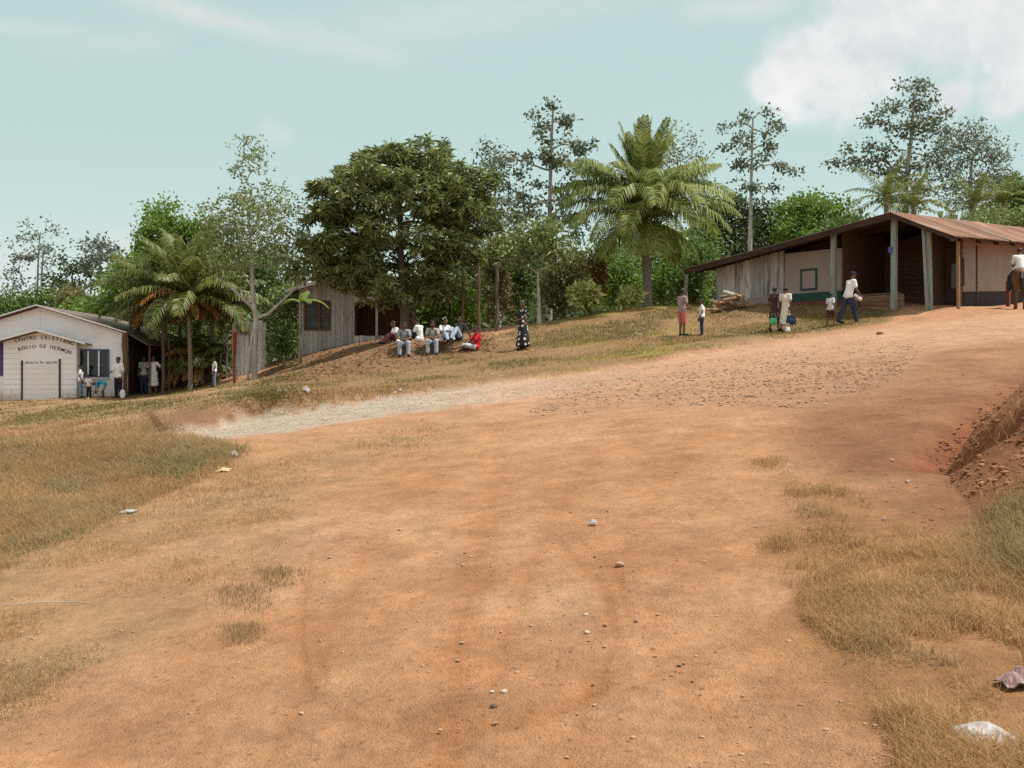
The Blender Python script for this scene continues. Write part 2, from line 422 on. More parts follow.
def leafmat(name, dark, light, trans=.3, rough=.5, nscale=.5, spec=.35, accent=None, acc=0.06):
    m, nt, out = newmat(name); L = nt.links.new
    g = N(nt, 'ShaderNodeNewGeometry'); tc = N(nt, 'ShaderNodeTexCoord')
    n1 = N(nt, 'ShaderNodeTexNoise'); n1.inputs['Scale'].default_value = nscale; n1.inputs['Detail'].default_value = 2
    L(tc.outputs['Object'], n1.inputs['Vector'])
    ad = N(nt, 'ShaderNodeMath', operation='MULTIPLY_ADD'); L(g.outputs['Random Per Island'], ad.inputs[0]); ad.inputs[1].default_value = .75
    sb = N(nt, 'ShaderNodeMath', operation='SUBTRACT'); L(n1.outputs[0], sb.inputs[0]); sb.inputs[1].default_value = .38
    L(sb.outputs[0], ad.inputs[2])
    cr = N(nt, 'ShaderNodeValToRGB'); L(ad.outputs[0], cr.inputs[0])
    cr.color_ramp.elements[0].color = rgba(dark); cr.color_ramp.elements[1].color = rgba(light)
    cr.color_ramp.elements[0].position = .05; cr.color_ramp.elements[1].position = .95
    cout = cr.outputs[0]
    if accent:
        gt = N(nt, 'ShaderNodeMath', operation='GREATER_THAN'); L(g.outputs['Random Per Island'], gt.inputs[0]); gt.inputs[1].default_value = 1 - acc
        mx = N(nt, 'ShaderNodeMix', data_type='RGBA'); L(gt.outputs[0], mx.inputs[0]); L(cout, mx.inputs[6]); mx.inputs[7].default_value = rgba(accent); cout = mx.outputs[2]
    b = N(nt, 'ShaderNodeBsdfPrincipled'); b.inputs['Roughness'].default_value = rough; b.inputs['Specular IOR Level'].default_value = spec
    L(cout, b.inputs['Base Color'])
    t = N(nt, 'ShaderNodeBsdfTranslucent'); L(cout, t.inputs[0])
    ms = N(nt, 'ShaderNodeMixShader'); ms.inputs[0].default_value = trans
    L(b.outputs[0], ms.inputs[1]); L(t.outputs[0], ms.inputs[2]); L(ms.outputs[0], out.inputs[0])
    return m

# ground material: surface tones stored per vertex + fine grain
def groundmat():
    m, nt, out = newmat('ground_earth'); L = nt.links.new
    b = N(nt, 'ShaderNodeBsdfPrincipled'); b.inputs['Roughness'].default_value = .95; b.inputs['Specular IOR Level'].default_value = .1
    at_ = N(nt, 'ShaderNodeVertexColor'); at_.layer_name = 'surface'
    tc = N(nt, 'ShaderNodeTexCoord')
    def noise(sc, det, ro=.6):
        n = N(nt, 'ShaderNodeTexNoise'); n.inputs['Scale'].default_value = sc; n.inputs['Detail'].default_value = det; n.inputs['Roughness'].default_value = ro
        L(tc.outputs['Object'], n.inputs['Vector']); return n
    na = noise(2.2, 6, .7); nb = noise(13, 6, .72); nc_ = noise(95, 3, .6)
    def rng(n, a, b_, lo=.3, hi=.7):
        r = N(nt, 'ShaderNodeMapRange'); r.inputs[1].default_value = lo; r.inputs[2].default_value = hi; r.inputs[3].default_value = a; r.inputs[4].default_value = b_
        L(n.outputs[0], r.inputs[0]); return r.outputs[0]
    m1 = N(nt, 'ShaderNodeMath', operation='MULTIPLY'); L(rng(na, .80, 1.17), m1.inputs[0]); L(rng(nb, .84, 1.13), m1.inputs[1])
    m2 = N(nt, 'ShaderNodeMath', operation='MULTIPLY'); L(m1.outputs[0], m2.inputs[0]); L(rng(nc_, .90, 1.08), m2.inputs[1])
    # dark grit specks and pale specks
    vo = N(nt, 'ShaderNodeTexVoronoi'); vo.inputs['Scale'].default_value = 14; vo.inputs['Randomness'].default_value = 1
    L(tc.outputs['Object'], vo.inputs['Vector'])
    vm = N(nt, 'ShaderNodeMapRange'); vm.inputs[1].default_value = .12; vm.inputs[2].default_value = .24; vm.inputs[3].default_value = 1; vm.inputs[4].default_value = 0
    L(vo.outputs['Distance'], vm.inputs[0])
    sc = N(nt, 'ShaderNodeSeparateColor'); L(vo.outputs['Color'], sc.inputs[0])
    th = N(nt, 'ShaderNodeMath', operation='GREATER_THAN'); th.inputs[1].default_value = .72; L(sc.outputs[0], th.inputs[0])
    vv = N(nt, 'ShaderNodeMath', operation='MULTIPLY'); L(vm.outputs[0], vv.inputs[0]); L(th.outputs[0], vv.inputs[1])
    hs = N(nt, 'ShaderNodeHueSaturation'); L(at_.outputs[0], hs.inputs['Color']); L(m2.outputs[0], hs.inputs['Value'])
    mx = N(nt, 'ShaderNodeMix', data_type='RGBA'); L(vv.outputs[0], mx.inputs[0]); L(hs.outputs[0], mx.inputs[6]); mx.inputs[7].default_value = (.27, .125, .06, 1)
    L(mx.outputs[2], b.inputs['Base Color'])
    a1 = N(nt, 'ShaderNodeMath', operation='MULTIPLY_ADD'); L(nb.outputs[0], a1.inputs[0]); a1.inputs[1].default_value = 1.0; 
    a2 = N(nt, 'ShaderNodeMath', operation='MULTIPLY'); L(nc_.outputs[0], a2.inputs[0]); a2.inputs[1].default_value = .4
    L(a2.outputs[0], a1.inputs[2])
    bp = N(nt, 'ShaderNodeBump'); bp.inputs['Strength'].default_value = .9; bp.inputs['Distance'].default_value = .045
    L(a1.outputs[0], bp.inputs['Height']); L(bp.outputs[0], b.inputs['Normal'])
    L(b.outputs[0], out.inputs[0])
    return m
gme.materials.append(groundmat())

M = {}
M['white_wall'] = mat('white_painted_block', (.84, .86, .89), (.80, .82, .85), rough=.85, scale=1.4, stain=(.77, .75, .72), stain_scale=.9, splash=(.50, .36, .26))
M['white_trim'] = mat('white_trim_paint', (.80, .80, .80), amt=.08, rough=.7)
M['black_paint'] = mat('black_letter_paint', (.05, .035, .06), amt=.2, rough=.7, bump=0)
M['maroon_paint'] = mat('maroon_letter_paint', (.16, .05, .10), amt=.2, rough=.7, bump=0)
M['purple_paint'] = mat('purple_door_paint', (.10, .08, .24), amt=.2, rough=.7)
M['blue_frame'] = mat('blue_window_frame', (.07, .11, .19), amt=.25, rough=.6)
M['dark_glass'] = mat('dark_window_pane', (.02, .028, .035), amt=.3, rough=.12, spec=.5, bump=0)
M['roof_dark'] = mat('weathered_dark_sheet', (.10, .085, .075), (.16, .12, .10), rough=.7)
M['roof_light'] = mat('pale_sheet_roof', (.42, .42, .40), (.30, .27, .24), rough=.6, scale=2)
M['grey_wood'] = mat('weathered_grey_boards', (.55, .55, .54), (.40, .40, .39), rough=.9, scale=3, stretch=(4, 4, .6), island=.28, bump=.3)
M['pale_wood'] = mat('pale_weathered_boards', (.52, .495, .46), (.34, .32, .29), rough=.9, scale=3, stretch=(4, 4, .6), island=.32, bump=.3, stain=(.16, .14, .12))
M['dark_wood'] = mat('dark_brown_boards', (.06, .034, .024), (.028, .018, .014), rough=.85, scale=3, stretch=(.6, 4, 4), island=.3)
M['brown_wood'] = mat('brown_timber', (.18, .11, .07), (.11, .07, .05), rough=.85, stretch=(4, 4, .6))
M['tan_wood'] = mat('tan_boards', (.30, .19, .11), (.2, .12, .07), rough=.85, stretch=(.6, 4, 4), island=.15)
M['post_green'] = mat('worn_pale_green_paint', (.27, .34, .30), (.17, .22, .19), rough=.8, stretch=(3, 3, .5), stain=(.26, .21, .16), stain_scale=2.5)
M['frame_green'] = mat('dark_green_paint', (.022, .08, .06), (.016, .055, .042), rough=.7)
M['plaster'] = mat('dusty_plaster', (.34, .29, .26), (.27, .225, .20), rough=.95, scale=1.5, stain=(.32, .26, .22))
M['navy'] = mat('navy_wainscot_paint', (.012, .014, .026), (.02, .018, .022), rough=.7)
M['brick_red'] = mat('brick_red_paint', (.20, .07, .045), amt=.4, rough=.9)
M['rust'] = mat('rusty_corrugated_iron', (.34, .135, .075), (.24, .075, .04), rough=.75, scale=1.6, stretch=(1, .5, 1), stain=(.46, .33, .25), stain_scale=1.1, bump=.1)
M['red_post'] = mat('red_painted_wood', (.34, .04, .032), (.24, .028, .025), rough=.7)
M['bark'] = mat('grey_brown_bark', (.17, .13, .10), (.09, .07, .055), rough=.95, scale=8, stretch=(2, 2, .5), bump=.4)
M['bark_pale'] = mat('pale_grey_bark', (.42, .39, .35), (.24, .21, .18), rough=.95, scale=5, stretch=(2, 2, .7), bump=.3)
M['bark_white'] = mat('whitish_bark', (.52, .49, .45), (.33, .30, .26), rough=.95, scale=5, bump=.3)
M['palm_bark'] = mat('ringed_palm_bark', (.33, .29, .24), (.20, .165, .13), rough=.95, scale=9, stretch=(.6, .6, 5), bump=.5)
M['dead_frond'] = leafmat('dead_palm_frond', (.24, .11, .035), (.50, .26, .08), trans=.35)
# ------------------------------------------------------------------ vegetation
def unit(v): return v / np.maximum(np.linalg.norm(v, axis=-1, keepdims=True), 1e-9)

def leaf_diamonds(c, d, L, W, rng, bend=.15):
    """one folded diamond leaf per row"""
    n = len(c)
    r = unit(rng.normal(size=(n, 3)))
    side = unit(np.cross(d, r)); up = np.cross(side, d)
    L = np.broadcast_to(np.asarray(L, float), (n,))[:, None]; W = np.broadcast_to(np.asarray(W, float), (n,))[:, None]
    mid = c + d * L * .5 + up * L * bend
    V = np.stack([c, mid + side * W * .5, c + d * L, mid - side * W * .5], 1)
    Q = np.arange(n * 4).reshape(n, 4)
    return V.reshape(-1, 3), Q

def quads_obj(name, Vs, mat_, parent=None, loc=(0, 0, 0)):
    V = np.concatenate(Vs); n = len(V) // 4
    me = mesh_np(name, V, np.arange(n * 4), np.full(n, 4)); me.materials.append(mat_)
    o = bpy.data.objects.new(name, me); o.location = loc
    return link(o, parent)

def frusta(A, B, ra, rb, n=5):
    """all branch segments at once"""
    A = np.asarray(A); B = np.asarray(B); d = unit(B - A)
    ref = np.where(np.abs(d[:, 2:3]) < .9, [[0, 0, 1.0]], [[1.0, 0, 0]])
    a = unit(np.cross(d, ref)); b = np.cross(d, a)
    th = np.arange(n) * 2 * np.pi / n
    ring = a[:, None] * np.cos(th)[None, :, None] + b[:, None] * np.sin(th)[None, :, None]
    V = np.concatenate([A[:, None] + ring * ra[:, None, None], B[:, None] + ring * rb[:, None, None]], 1)
    k = np.arange(n); q = np.stack([k, (k + 1) % n, n + (k + 1) % n, n + k], -1)
    Q = (np.arange(len(A)) * 2 * n)[:, None, None] + q[None]
    return V.reshape(-1, 3), Q.reshape(-1, 4)

def grow(trunk, r0, tips, rng, attach=.35, rtip=.012, updroop=.15):
    """greedy branch skeleton from a trunk polyline to every leaf cluster"""
    pts = [np.array(p, float) for p in trunk]
    P = []; par = []; base = []
    seg = []
    for i in range(len(pts) - 1):
        m = max(2, int(np.linalg.norm(pts[i + 1] - pts[i]) / .6))
        for k in range(m): seg.append(pts[i] + (pts[i + 1] - pts[i]) * k / m)
    seg.append(pts[-1])
    nT = len(seg); NP = np.zeros((nT + len(tips) * 3, 3)); PAR = np.full(len(NP), -1); PL = np.zeros(len(NP))
    NP[:nT] = seg; PAR[1:nT] = np.arange(nT - 1)
    lo = int(nT * attach); PL[:nT] = 0
    n = nT
    top = np.array(seg[lo:])
    dd = np.min(np.linalg.norm(tips[:, None] - top[None], axis=2), 1)
    for i in np.argsort(dd):
        t = tips[i]
        cand = NP[lo:n]
        dv = t - cand; ds = np.linalg.norm(dv, axis=1)
        cost = ds + .22 * PL[lo:n] + np.maximum(-dv[:, 2], 0) * .6
        j = lo + int(np.argmin(cost)); a = NP[j]; dist = ds[j - lo]
        k = 1 if dist < .4 else (2 if dist < 1.2 else 3)
        prev = j
        for q in range(1, k + 1):
            f = q / k
            p = a + (t - a) * f
            if q < k: p = p + rng.normal(size=3) * .07 * dist + np.array([0, 0, updroop * dist * math.sin(f * math.pi) * .5])
            NP[n] = p; PAR[n] = prev; PL[n] = PL[prev] + dist / k; prev = n; n += 1
    NP = NP[:n]; PAR = PAR[:n]
    cnt = np.zeros(n)
    haschild = np.zeros(n, bool); haschild[PAR[1:]] = True
    cnt[~haschild] = 1
    order = np.arange(n)
    for i in order[::-1]:
        if PAR[i] >= 0: cnt[PAR[i]] += cnt[i]
    rad = rtip * np.maximum(cnt, 1) ** .44
    zt = np.arange(nT) / max(nT - 1, 1)
    rad[:nT] = np.maximum(rad[:nT] * .6, r0 * (1 - .72 * zt)); rad[0] *= 1.25
    rad[nT:] = np.minimum(rad[nT:], r0 * .5)
    ch = np.arange(1, n); ra = np.minimum(rad[PAR[ch]], np.where(ch < nT, 9, rad[ch] * 1.35 + .004))
    return NP[PAR[ch]], NP[ch], ra, rad[ch], nT

def sample_env(envs, n, Y, rng, dfac=.8, shell=.45, dmax=None):
    """points inside a set of ellipsoids; (px, py, rx, ry[, weight[, dY]])"""
    w = np.array([(e[4] if len(e) > 4 else 1) * e[2] * e[3] for e in envs], float); w /= w.sum()
    k = rng.choice(len(envs), n, p=w)
    u = unit(rng.normal(size=(n, 3))) * (rng.uniform(shell ** 3, 1, (n, 1)) ** (1 / 3))
    E = np.array([[e[0], e[1], e[2], e[3], e[5] if len(e) > 5 else 0] for e in envs])[k]
    s = Y / F
    px = E[:, 0] + E[:, 2] * u[:, 0]; py = E[:, 1] + E[:, 3] * u[:, 2]
    dr = E[:, 2] * s * dfac
    if dmax: dr = np.minimum(dr, dmax)
    YY = Y + E[:, 4] + dr * u[:, 1]
    # keep the real size of the crown: offsets measured at the crown's own distance
    return np.stack([(px - 512) * s, YY, CAMH + (384 - py) * s], -1)

def lobes(tips, K, R, rng, cen):
    """pull the leaf clusters onto separate rounded lobes so that gaps and clumps show"""
    n = len(tips); sel = [int(rng.integers(n))]
    dist = np.linalg.norm(tips - tips[sel[0]], axis=1)
    for _ in range(K - 1):
        j = int(np.argmax(dist * rng.uniform(.55, 1, n))); sel.append(j); dist = np.minimum(dist, np.linalg.norm(tips - tips[j], axis=1))
    C_ = tips[sel]
    k = np.argmin(np.linalg.norm(tips[:, None] - C_[None], axis=2), 1)
    R_ = R * rng.uniform(.65, 1.25, K)
    u = unit(rng.normal(size=(n, 3)) + unit(C_[k] - cen) * .55 + np.array([0, 0, .35]))
    return C_[k] + u * np.array([1, 1, .62]) * (R_[k] * rng.uniform(.35, 1, n) ** .5)[:, None]
def tree(name, label, base, trunk, r0, envs, ncl, lpc, L, W, sig, lm, bm_, seed=1, Y=None, rosette=False, K=None, lobe_r=None, esc=1, dfac=.8, shell=.45,
         droop=.35, rtip=.012, attach=.35, group=None, cat='tree', extra_trunks=(), fill=0, rtrunk2=.6, updroop=.15):
    rng = np.random.default_rng(seed)
    px, Yb = base; Y = Y or Yb
    if esc != 1: envs = [(base[0] + (e[0] - base[0]) * esc, 225 + (e[1] - 225) * esc, e[2] * esc, e[3] * esc) + tuple(e[4:]) for e in envs]
    b = np.array(at(px, Yb))
    t0 = empty(name, b - np.array([0, 0, .05]), label, cat, group)
    s = Y / F
    T = [b + np.array([0, 0, -.25])] + [np.array([(p[0] - 512) * s, Y + (p[2] if len(p) > 2 else 0), CAMH + (384 - p[1]) * s]) for p in trunk]
    tips = sample_env(envs, ncl, Y, rng, dfac, shell)
    tips = lobes(tips, K or max(8, ncl // (9 if fill else 4)), lobe_r or .017 * Y * (.6 if fill else .36), rng, tips.mean(0))
    A, B, ra, rb, nT = grow(T, r0, tips, rng, attach, rtip, updroop)
    o0 = np.array(t0.location)
    mb = MB()
    V, Q = frusta(A[:nT - 1] - o0, B[:nT - 1] - o0, ra[:nT - 1], rb[:nT - 1], 9); mb.addq(V, Q)
    if len(A) > nT - 1:
        V, Q = frusta(A[nT - 1:] - o0, B[nT - 1:] - o0, ra[nT - 1:], rb[nT - 1:], 4); mb.addq(V, Q)
    for et in extra_trunks:
        P = [np.array([(p[0] - 512) * s, Y + (p[2] if len(p) > 2 else 0), CAMH + (384 - p[1]) * s]) - o0 for p in et]
        mb.tube([tuple(p) for p in P], [r0 * rtrunk2 * (1 - .6 * i / (len(P) - 1)) for i in range(len(P))], 8)
    mb.build('trunk', bm_, t0, smooth=True)
    Vs = []
    cen = tips.mean(0)
    if rosette:
        c = np.repeat(tips, lpc, 0) + rng.normal(size=(len(tips) * lpc, 3)) * sig
        az = rng.uniform(0, 2 * np.pi, len(c)); el = np.radians(rng.uniform(-65, 25, len(c)))
        d = np.stack([np.cos(az) * np.cos(el), np.sin(az) * np.cos(el), np.sin(el)], -1)
        V, _ = leaf_diamonds(c, d, L * rng.uniform(.7, 1.2, len(c)), W * rng.uniform(.8, 1.2, len(c)), rng, .12)
    else:
        c = np.repeat(tips, lpc, 0) + rng.normal(size=(len(tips) * lpc, 3)) * sig * np.array([1, 1, .7])
        d = unit(rng.normal(size=(len(c), 3)) + unit(c - cen) * .5 + np.array([0, 0, -droop]))
        V, _ = leaf_diamonds(c, d, L * rng.uniform(.6, 1.25, len(c)), W * rng.uniform(.7, 1.25, len(c)), rng)
    Vs.append(V - o0)
    if fill:
        c = sample_env([(e[0], e[1], e[2] * .8, e[3] * .8) + tuple(e[4:]) for e in envs], fill, Y, rng, dfac, 0)
        d = unit(rng.normal(size=(len(c), 3)))
        V, _ = leaf_diamonds(c, d, L * 1.3, W * 1.6, rng)
        Vs.append(V - o0)
    quads_obj('crown', Vs, lm, t0)
    return t0

LM = {}
LM['mango'] = leafmat('mango_leaves', (.045, .08, .022), (.33, .37, .13), trans=.35, rough=.42, nscale=.9, spec=.5)
LM['olive'] = leafmat('olive_leaves', (.12, .17, .05), (.32, .38, .15), trans=.3)
LM['bright'] = leafmat('fresh_green_leaves', (.075, .145, .024), (.28, .40, .085), trans=.5)
LM['mid'] = leafmat('mid_green_leaves', (.055, .105, .028), (.20, .29, .08), trans=.48)
LM['dark'] = leafmat('dark_green_leaves', (.035, .06, .025), (.125, .165, .065), trans=.35)
LM['grey'] = leafmat('grey_green_leaves', (.085, .11, .07), (.23, .26, .16), trans=.35)
LM['far'] = leafmat('distant_leaves', (.10, .125, .10), (.23, .26, .19), trans=.35)
LM['dry'] = leafmat('dry_brown_leaves', (.12, .12, .045), (.32, .29, .13), trans=.42)
LM['vari'] = leafmat('cream_variegated_leaves', (.20, .27, .06), (.78, .78, .36), trans=.3)
LM['croton'] = leafmat('croton_leaves', (.10, .03, .02), (.38, .28, .06), trans=.2)
LM['palm'] = leafmat('coconut_leaflets', (.075, .115, .025), (.42, .47, .15), trans=.42, rough=.5, spec=.25, nscale=.25)
LM['palm2'] = leafmat('dull_palm_leaflets', (.065, .10, .025), (.26, .27, .075), trans=.42, rough=.45, nscale=.3)
LM['rachis'] = leafmat('palm_frond_rib', (.22, .22, .06), (.34, .31, .10), trans=.0)
LM['far2'] = leafmat('far_wood_leaves', (.085, .12, .05), (.24, .28, .12), trans=.35)
LM['tape'] = leafmat('banana_leaf', (.10, .17, .03), (.24, .30, .06), trans=.4)

# --- the big mango
tree('mango_tree', 'broad dense dark green mango tree over the seated people', (405, 40), [(405, 318), (404, 295), (401, 262), (400, 225), (400, 190)], .24,
     [(400, 205, 80, 60), (338, 238, 36, 44), (330, 215, 22, 24), (455, 228, 38, 48), (472, 212, 24, 26), (402, 172, 48, 24), (375, 176, 40, 24), (440, 182, 34, 24), (352, 268, 34, 18), (452, 270, 34, 22), (396, 288, 44, 18), (352, 284, 22, 14, 1.3), (444, 286, 24, 16, 1.3), (322, 254, 18, 18), (380, 152, 13, 9, 1.5), (428, 150, 13, 9, 1.5), (318, 192, 11, 12, 1.5), (484, 186, 11, 14, 1.5), (302, 266, 10, 13, 1.5)],
     2300, 13, .36, .085, .06, LM['mango'], M['bark'], seed=3, rosette=True, dfac=.85, shell=.6, rtip=.008, attach=.45, fill=1100, K=95, lobe_r=.80, esc=.90,
     extra_trunks=[[(409, 340, .3), (412, 318, .3), (415, 296, .4), (424, 268, .5)]], rtrunk2=.55)
# --- pale, half-bare tree before the palms
tree('half_bare_tree', 'pale half-bare tree with whitish forked trunk beside the red post', (255, 40), [(254, 350), (256, 318), (253, 300), (252, 270), (250, 235), (246, 195)], .14,
     [(250, 175, 16, 34, .5), (238, 150, 10, 14, .5), (258, 148, 10, 10, .4), (225, 225, 24, 30), (265, 215, 30, 34), (292, 205, 18, 16, .6), (225, 255, 22, 25), (285, 250, 24, 26), (250, 235, 40, 40), (300, 230, 10, 20, .5), (208, 215, 10, 12, .4)],
     640, 7, .20, .075, .18, LM['olive'], M['bark_white'], seed=11, rtip=.0085, attach=.42, shell=.1, dfac=.8, updroop=.3,
     extra_trunks=[[(257, 318), (268, 314), (280, 303), (298, 286), (312, 277), (318, 268)], [(253, 308), (240, 296), (228, 284), (215, 276)], [(249, 392, -.3), (251, 350, -.2), (255, 322)]], rtrunk2=.5)
# --- trees behind the church and palms
tree('leafy_tree', 'upright bright green tree rising behind the palm clump', (165, 60), [(163, 300), (160, 250), (160, 220)], .22,
     [(161, 226, 22, 22), (150, 250, 22, 22), (176, 246, 22, 24), (160, 275, 40, 26), (195, 235, 18, 16), (195, 268, 30, 30)], 430, 22, .26, .15, .38, LM['bright'], M['bark'], seed=21, fill=1600)
tree('leafy_tree', 'yellowish green low tree spreading left of the palm clump', (135, 56), [(135, 320), (138, 295), (140, 280)], .18,
     [(140, 290, 30, 28), (115, 310, 22, 22), (165, 300, 28, 30)], 300, 22, .25, .14, .36, LM['bright'], M['bark'], seed=22, fill=900)
tree('slender_tree', 'tall thin twin-trunked sparse tree above the church ridge', (38, 85), [(38, 330), (37, 300), (38, 265), (40, 235)], .17,
     [(36, 235, 18, 14), (42, 255, 24, 10), (24, 258, 14, 8), (50, 225, 7, 8), (15, 262, 12, 7, .6), (30, 250, 24, 20)], 60, 8, .34, .2, .34, LM['far'], M['bark_pale'], seed=23, rtip=.02, shell=.1,
     extra_trunks=[[(40, 332), (41, 300), (42, 270), (44, 245)]], rtrunk2=.8)
tree('slender_tree', 'sparse round-topped far tree right of the twin-trunked one', (100, 85), [(101, 330), (101, 300), (100, 268), (101, 250)], .2,
     [(101, 248, 17, 13), (97, 262, 16, 14), (108, 262, 13, 18)], 80, 10, .34, .2, .38, LM['far'], M['bark_pale'], seed=24, rtip=.02, shell=.2)
tree('flat_topped_tree', 'dark flat-topped tree with layered boughs behind the church', (75, 80), [(74, 330), (74, 300), (72, 275)], .2,
     [(72, 266, 16, 5), (60, 276, 14, 5), (86, 275, 13, 6), (70, 285, 26, 5), (62, 294, 18, 5)], 80, 13, .34, .2, .33, LM['dark'], M['bark'], seed=25, rtip=.02)
tree('slender_tree', 'small grey sparse tree at the far left edge', (12, 85), [(12, 330), (12, 300), (13, 280)], .12,
     [(12, 275, 13, 8), (6, 285, 12, 10), (20, 290, 12, 8)], 36, 8, .3, .2, .4, LM['far'], M['bark_pale'], seed=26, rtip=.015)
# --- tall trees behind the middle
tree('tall_tree', 'tall sparse tree with dark leaf clumps left of the coconut palm', (549, 65), [(549, 300), (549, 250), (550, 200), (551, 150), (553, 112)], .24,
     [(553, 118, 18, 14), (535, 135, 18, 12), (572, 140, 16, 12), (525, 155, 22, 12), (560, 162, 22, 14), (583, 152, 12, 10), (528, 182, 20, 12), (568, 190, 20, 14), (520, 205, 18, 12), (548, 215, 30, 18), (575, 225, 16, 12)],
     180, 15, .30, .19, .26, LM['grey'], M['bark_pale'], seed=31, shell=.15, rtip=.026, attach=.45, dfac=.9)
tree('tall_tree', 'faint thin tree half hidden between the mango and the tall sparse tree', (500, 70), [(498, 300), (497, 250), (495, 200), (494, 160)], .16,
     [(488, 155, 12, 10), (500, 172, 16, 14), (482, 185, 10, 14), (505, 205, 18, 20), (492, 225, 18, 20)], 170, 10, .27, .16, .34, LM['grey'], M['bark_pale'], seed=32, shell=.1, rtip=.022, attach=.4)
tree('tall_tree', 'tall pale-trunked sparse tree right of the coconut palm', (752, 68), [(751, 300), (750, 250), (751, 200), (752, 150), (753, 118)], .2,
     [(753, 116, 16, 8), (737, 124, 12, 7), (770, 128, 12, 8), (747, 142, 26, 10), (775, 150, 12, 7), (735, 160, 14, 8), (765, 165, 20, 8), (785, 172, 12, 5), (752, 185, 24, 10)],
     90, 13, .29, .18, .25, LM['grey'], M['bark_white'], seed=33, shell=.1, rtip=.026, attach=.4)
tree('spreading_tree', 'dark green spreading tree behind the pale tall trunk', (735, 75), [(735, 300), (735, 250), (735, 225)], .25,
     [(728, 208, 26, 16), (760, 222, 28, 18), (715, 225, 20, 16), (735, 240, 40, 24), (775, 240, 22, 20)], 420, 18, .3, .18, .42, LM['dark'], M['bark'], seed=34, fill=800)
tree('spreading_tree', 'fresh green uneven tree above the low end of the shed roof', (815, 66), [(815, 280), (814, 240), (812, 215)], .2,
     [(812, 208, 18, 15), (795, 222, 18, 14), (835, 218, 16, 16), (815, 235, 34, 18), (850, 232, 16, 14)], 330, 18, .26, .16, .34, LM['bright'], M['bark_pale'], seed=35, fill=600)
tree('airy_tree', 'tall airy tree with wide open boughs behind the rusty roof', (905, 58), [(905, 260), (906, 220), (906, 180), (911, 140), (914, 100)], .24,
     [(912, 95, 20, 13), (895, 108, 14, 9), (930, 112, 16, 14), (880, 118, 16, 8), (912, 128, 22, 12), (868, 150, 20, 9), (848, 162, 13, 8), (885, 165, 22, 12), (915, 165, 26, 18), (935, 140, 18, 16), (905, 195, 22, 18)],
     210, 13, .26, .16, .27, LM['grey'], M['bark_pale'], seed=36, shell=.1, rtip=.02, attach=.42)
tree('airy_tree', 'finely leaved grey green tree at right behind the rusty roof', (972, 62), [(972, 270), (972, 225), (970, 190), (972, 160)], .24,
     [(955, 138, 20, 16), (975, 145, 24, 20), (995, 160, 18, 18), (945, 165, 22, 20), (970, 178, 34, 24), (990, 190, 22, 18), (940, 190, 18, 16)],
     330, 12, .22, .10, .36, LM['grey'], M['bark_pale'], seed=37, shell=.1, rtip=.017, attach=.42)
tree('spreading_tree', 'dark tree cut by the right edge above the roof', (1025, 60), [(1025, 270), (1025, 230), (1022, 200)], .2,
     [(1022, 195, 18, 16), (1040, 205, 24, 22), (1020, 215, 26, 14)], 220, 16, .26, .16, .36, LM['mid'], M['bark'], seed=38, fill=300)
tree('twiggy_tree', 'thin twiggy tree showing behind the coconut fronds', (676, 55), [(676, 280), (676, 230), (677, 190), (678, 160)], .10,
     [(680, 150, 20, 22), (690, 170, 14, 20), (668, 165, 14, 22)], 110, 7, .2, .1, .3, LM['grey'], M['bark_pale'], seed=39, shell=.1, rtip=.010, attach=.4)
tree('white_trunk_tree', 'small tree with a straight white trunk behind the woman in the long dress', (539, 40), [(539, 305), (538, 285), (538, 262)], .10,
     [(530, 245, 26, 16), (555, 250, 26, 14), (540, 232, 26, 12), (512, 255, 14, 14)], 170, 10, .24, .12, .3, LM['olive'], M['bark_white'], seed=40, shell=.1, attach=.6)

# --- palms
def frond_mesh(az, el, length, bend, ll=.62, n=46, rng=RNG, droopy=.5, w=.045, twist=0.0):
    """rachis tube + folded leaflets; returns (rib V,Q list via MB), leaflet V"""
    m = 22
    t = np.linspace(0, 1, m)
    e = el - bend * t ** 1.35
    a = az + twist * t ** 2
    step = np.stack([np.cos(e) * np.cos(a), np.cos(e) * np.sin(a), np.sin(e)], -1) * (length / (m - 1))
    P = np.vstack([[0, 0, 0], np.cumsum(step[:-1], 0)])
    T = unit(np.gradient(P, axis=0))
    u = np.linspace(.10, .995, n); 
    k = u * (m - 1); i = np.minimum(k.astype(int), m - 2); f = (k - i)[:, None]
    base = P[i] * (1 - f) + P[i + 1] * f; tan = unit(T[i] * (1 - f) + T[i + 1] * f)
    side = unit(np.cross(tan, [[0, 0, 1.0]]) + 1e-6); 
    if abs(math.cos(el)) < .25: side = unit(side + np.array([math.sin(az), -math.cos(az), 0]))
    up = np.cross(side, tan)
    prof = np.clip(np.sin(np.pi * (u * .86 + .12)) ** .55, .12, 1)
    Vs = []
    for sgn in (-1, 1):
        L = ll * prof * rng.uniform(.85, 1.12, n)
        d1 = unit(side * sgn * .85 + tan * .55 + up * .18 + rng.normal(size=(n, 3)) * .07)
        d2 = unit(d1 + np.array([0, 0, -droopy * 1.6]) + rng.normal(size=(n, 3)) * .09)
        mid = base + d1 * L[:, None] * .45; tip = mid + d2 * L[:, None] * .55
        wv = unit(np.cross(d1, up + rng.normal(size=(n, 3)) * .25)) * w * .5
        Vs.append(np.stack([base - wv * .5, base + wv * .5, mid + wv, mid - wv], 1).reshape(-1, 3))
        Vs.append(np.stack([mid - wv, mid + wv, tip + wv * .15, tip - wv * .15], 1).reshape(-1, 3))
    return P, np.concatenate(Vs)

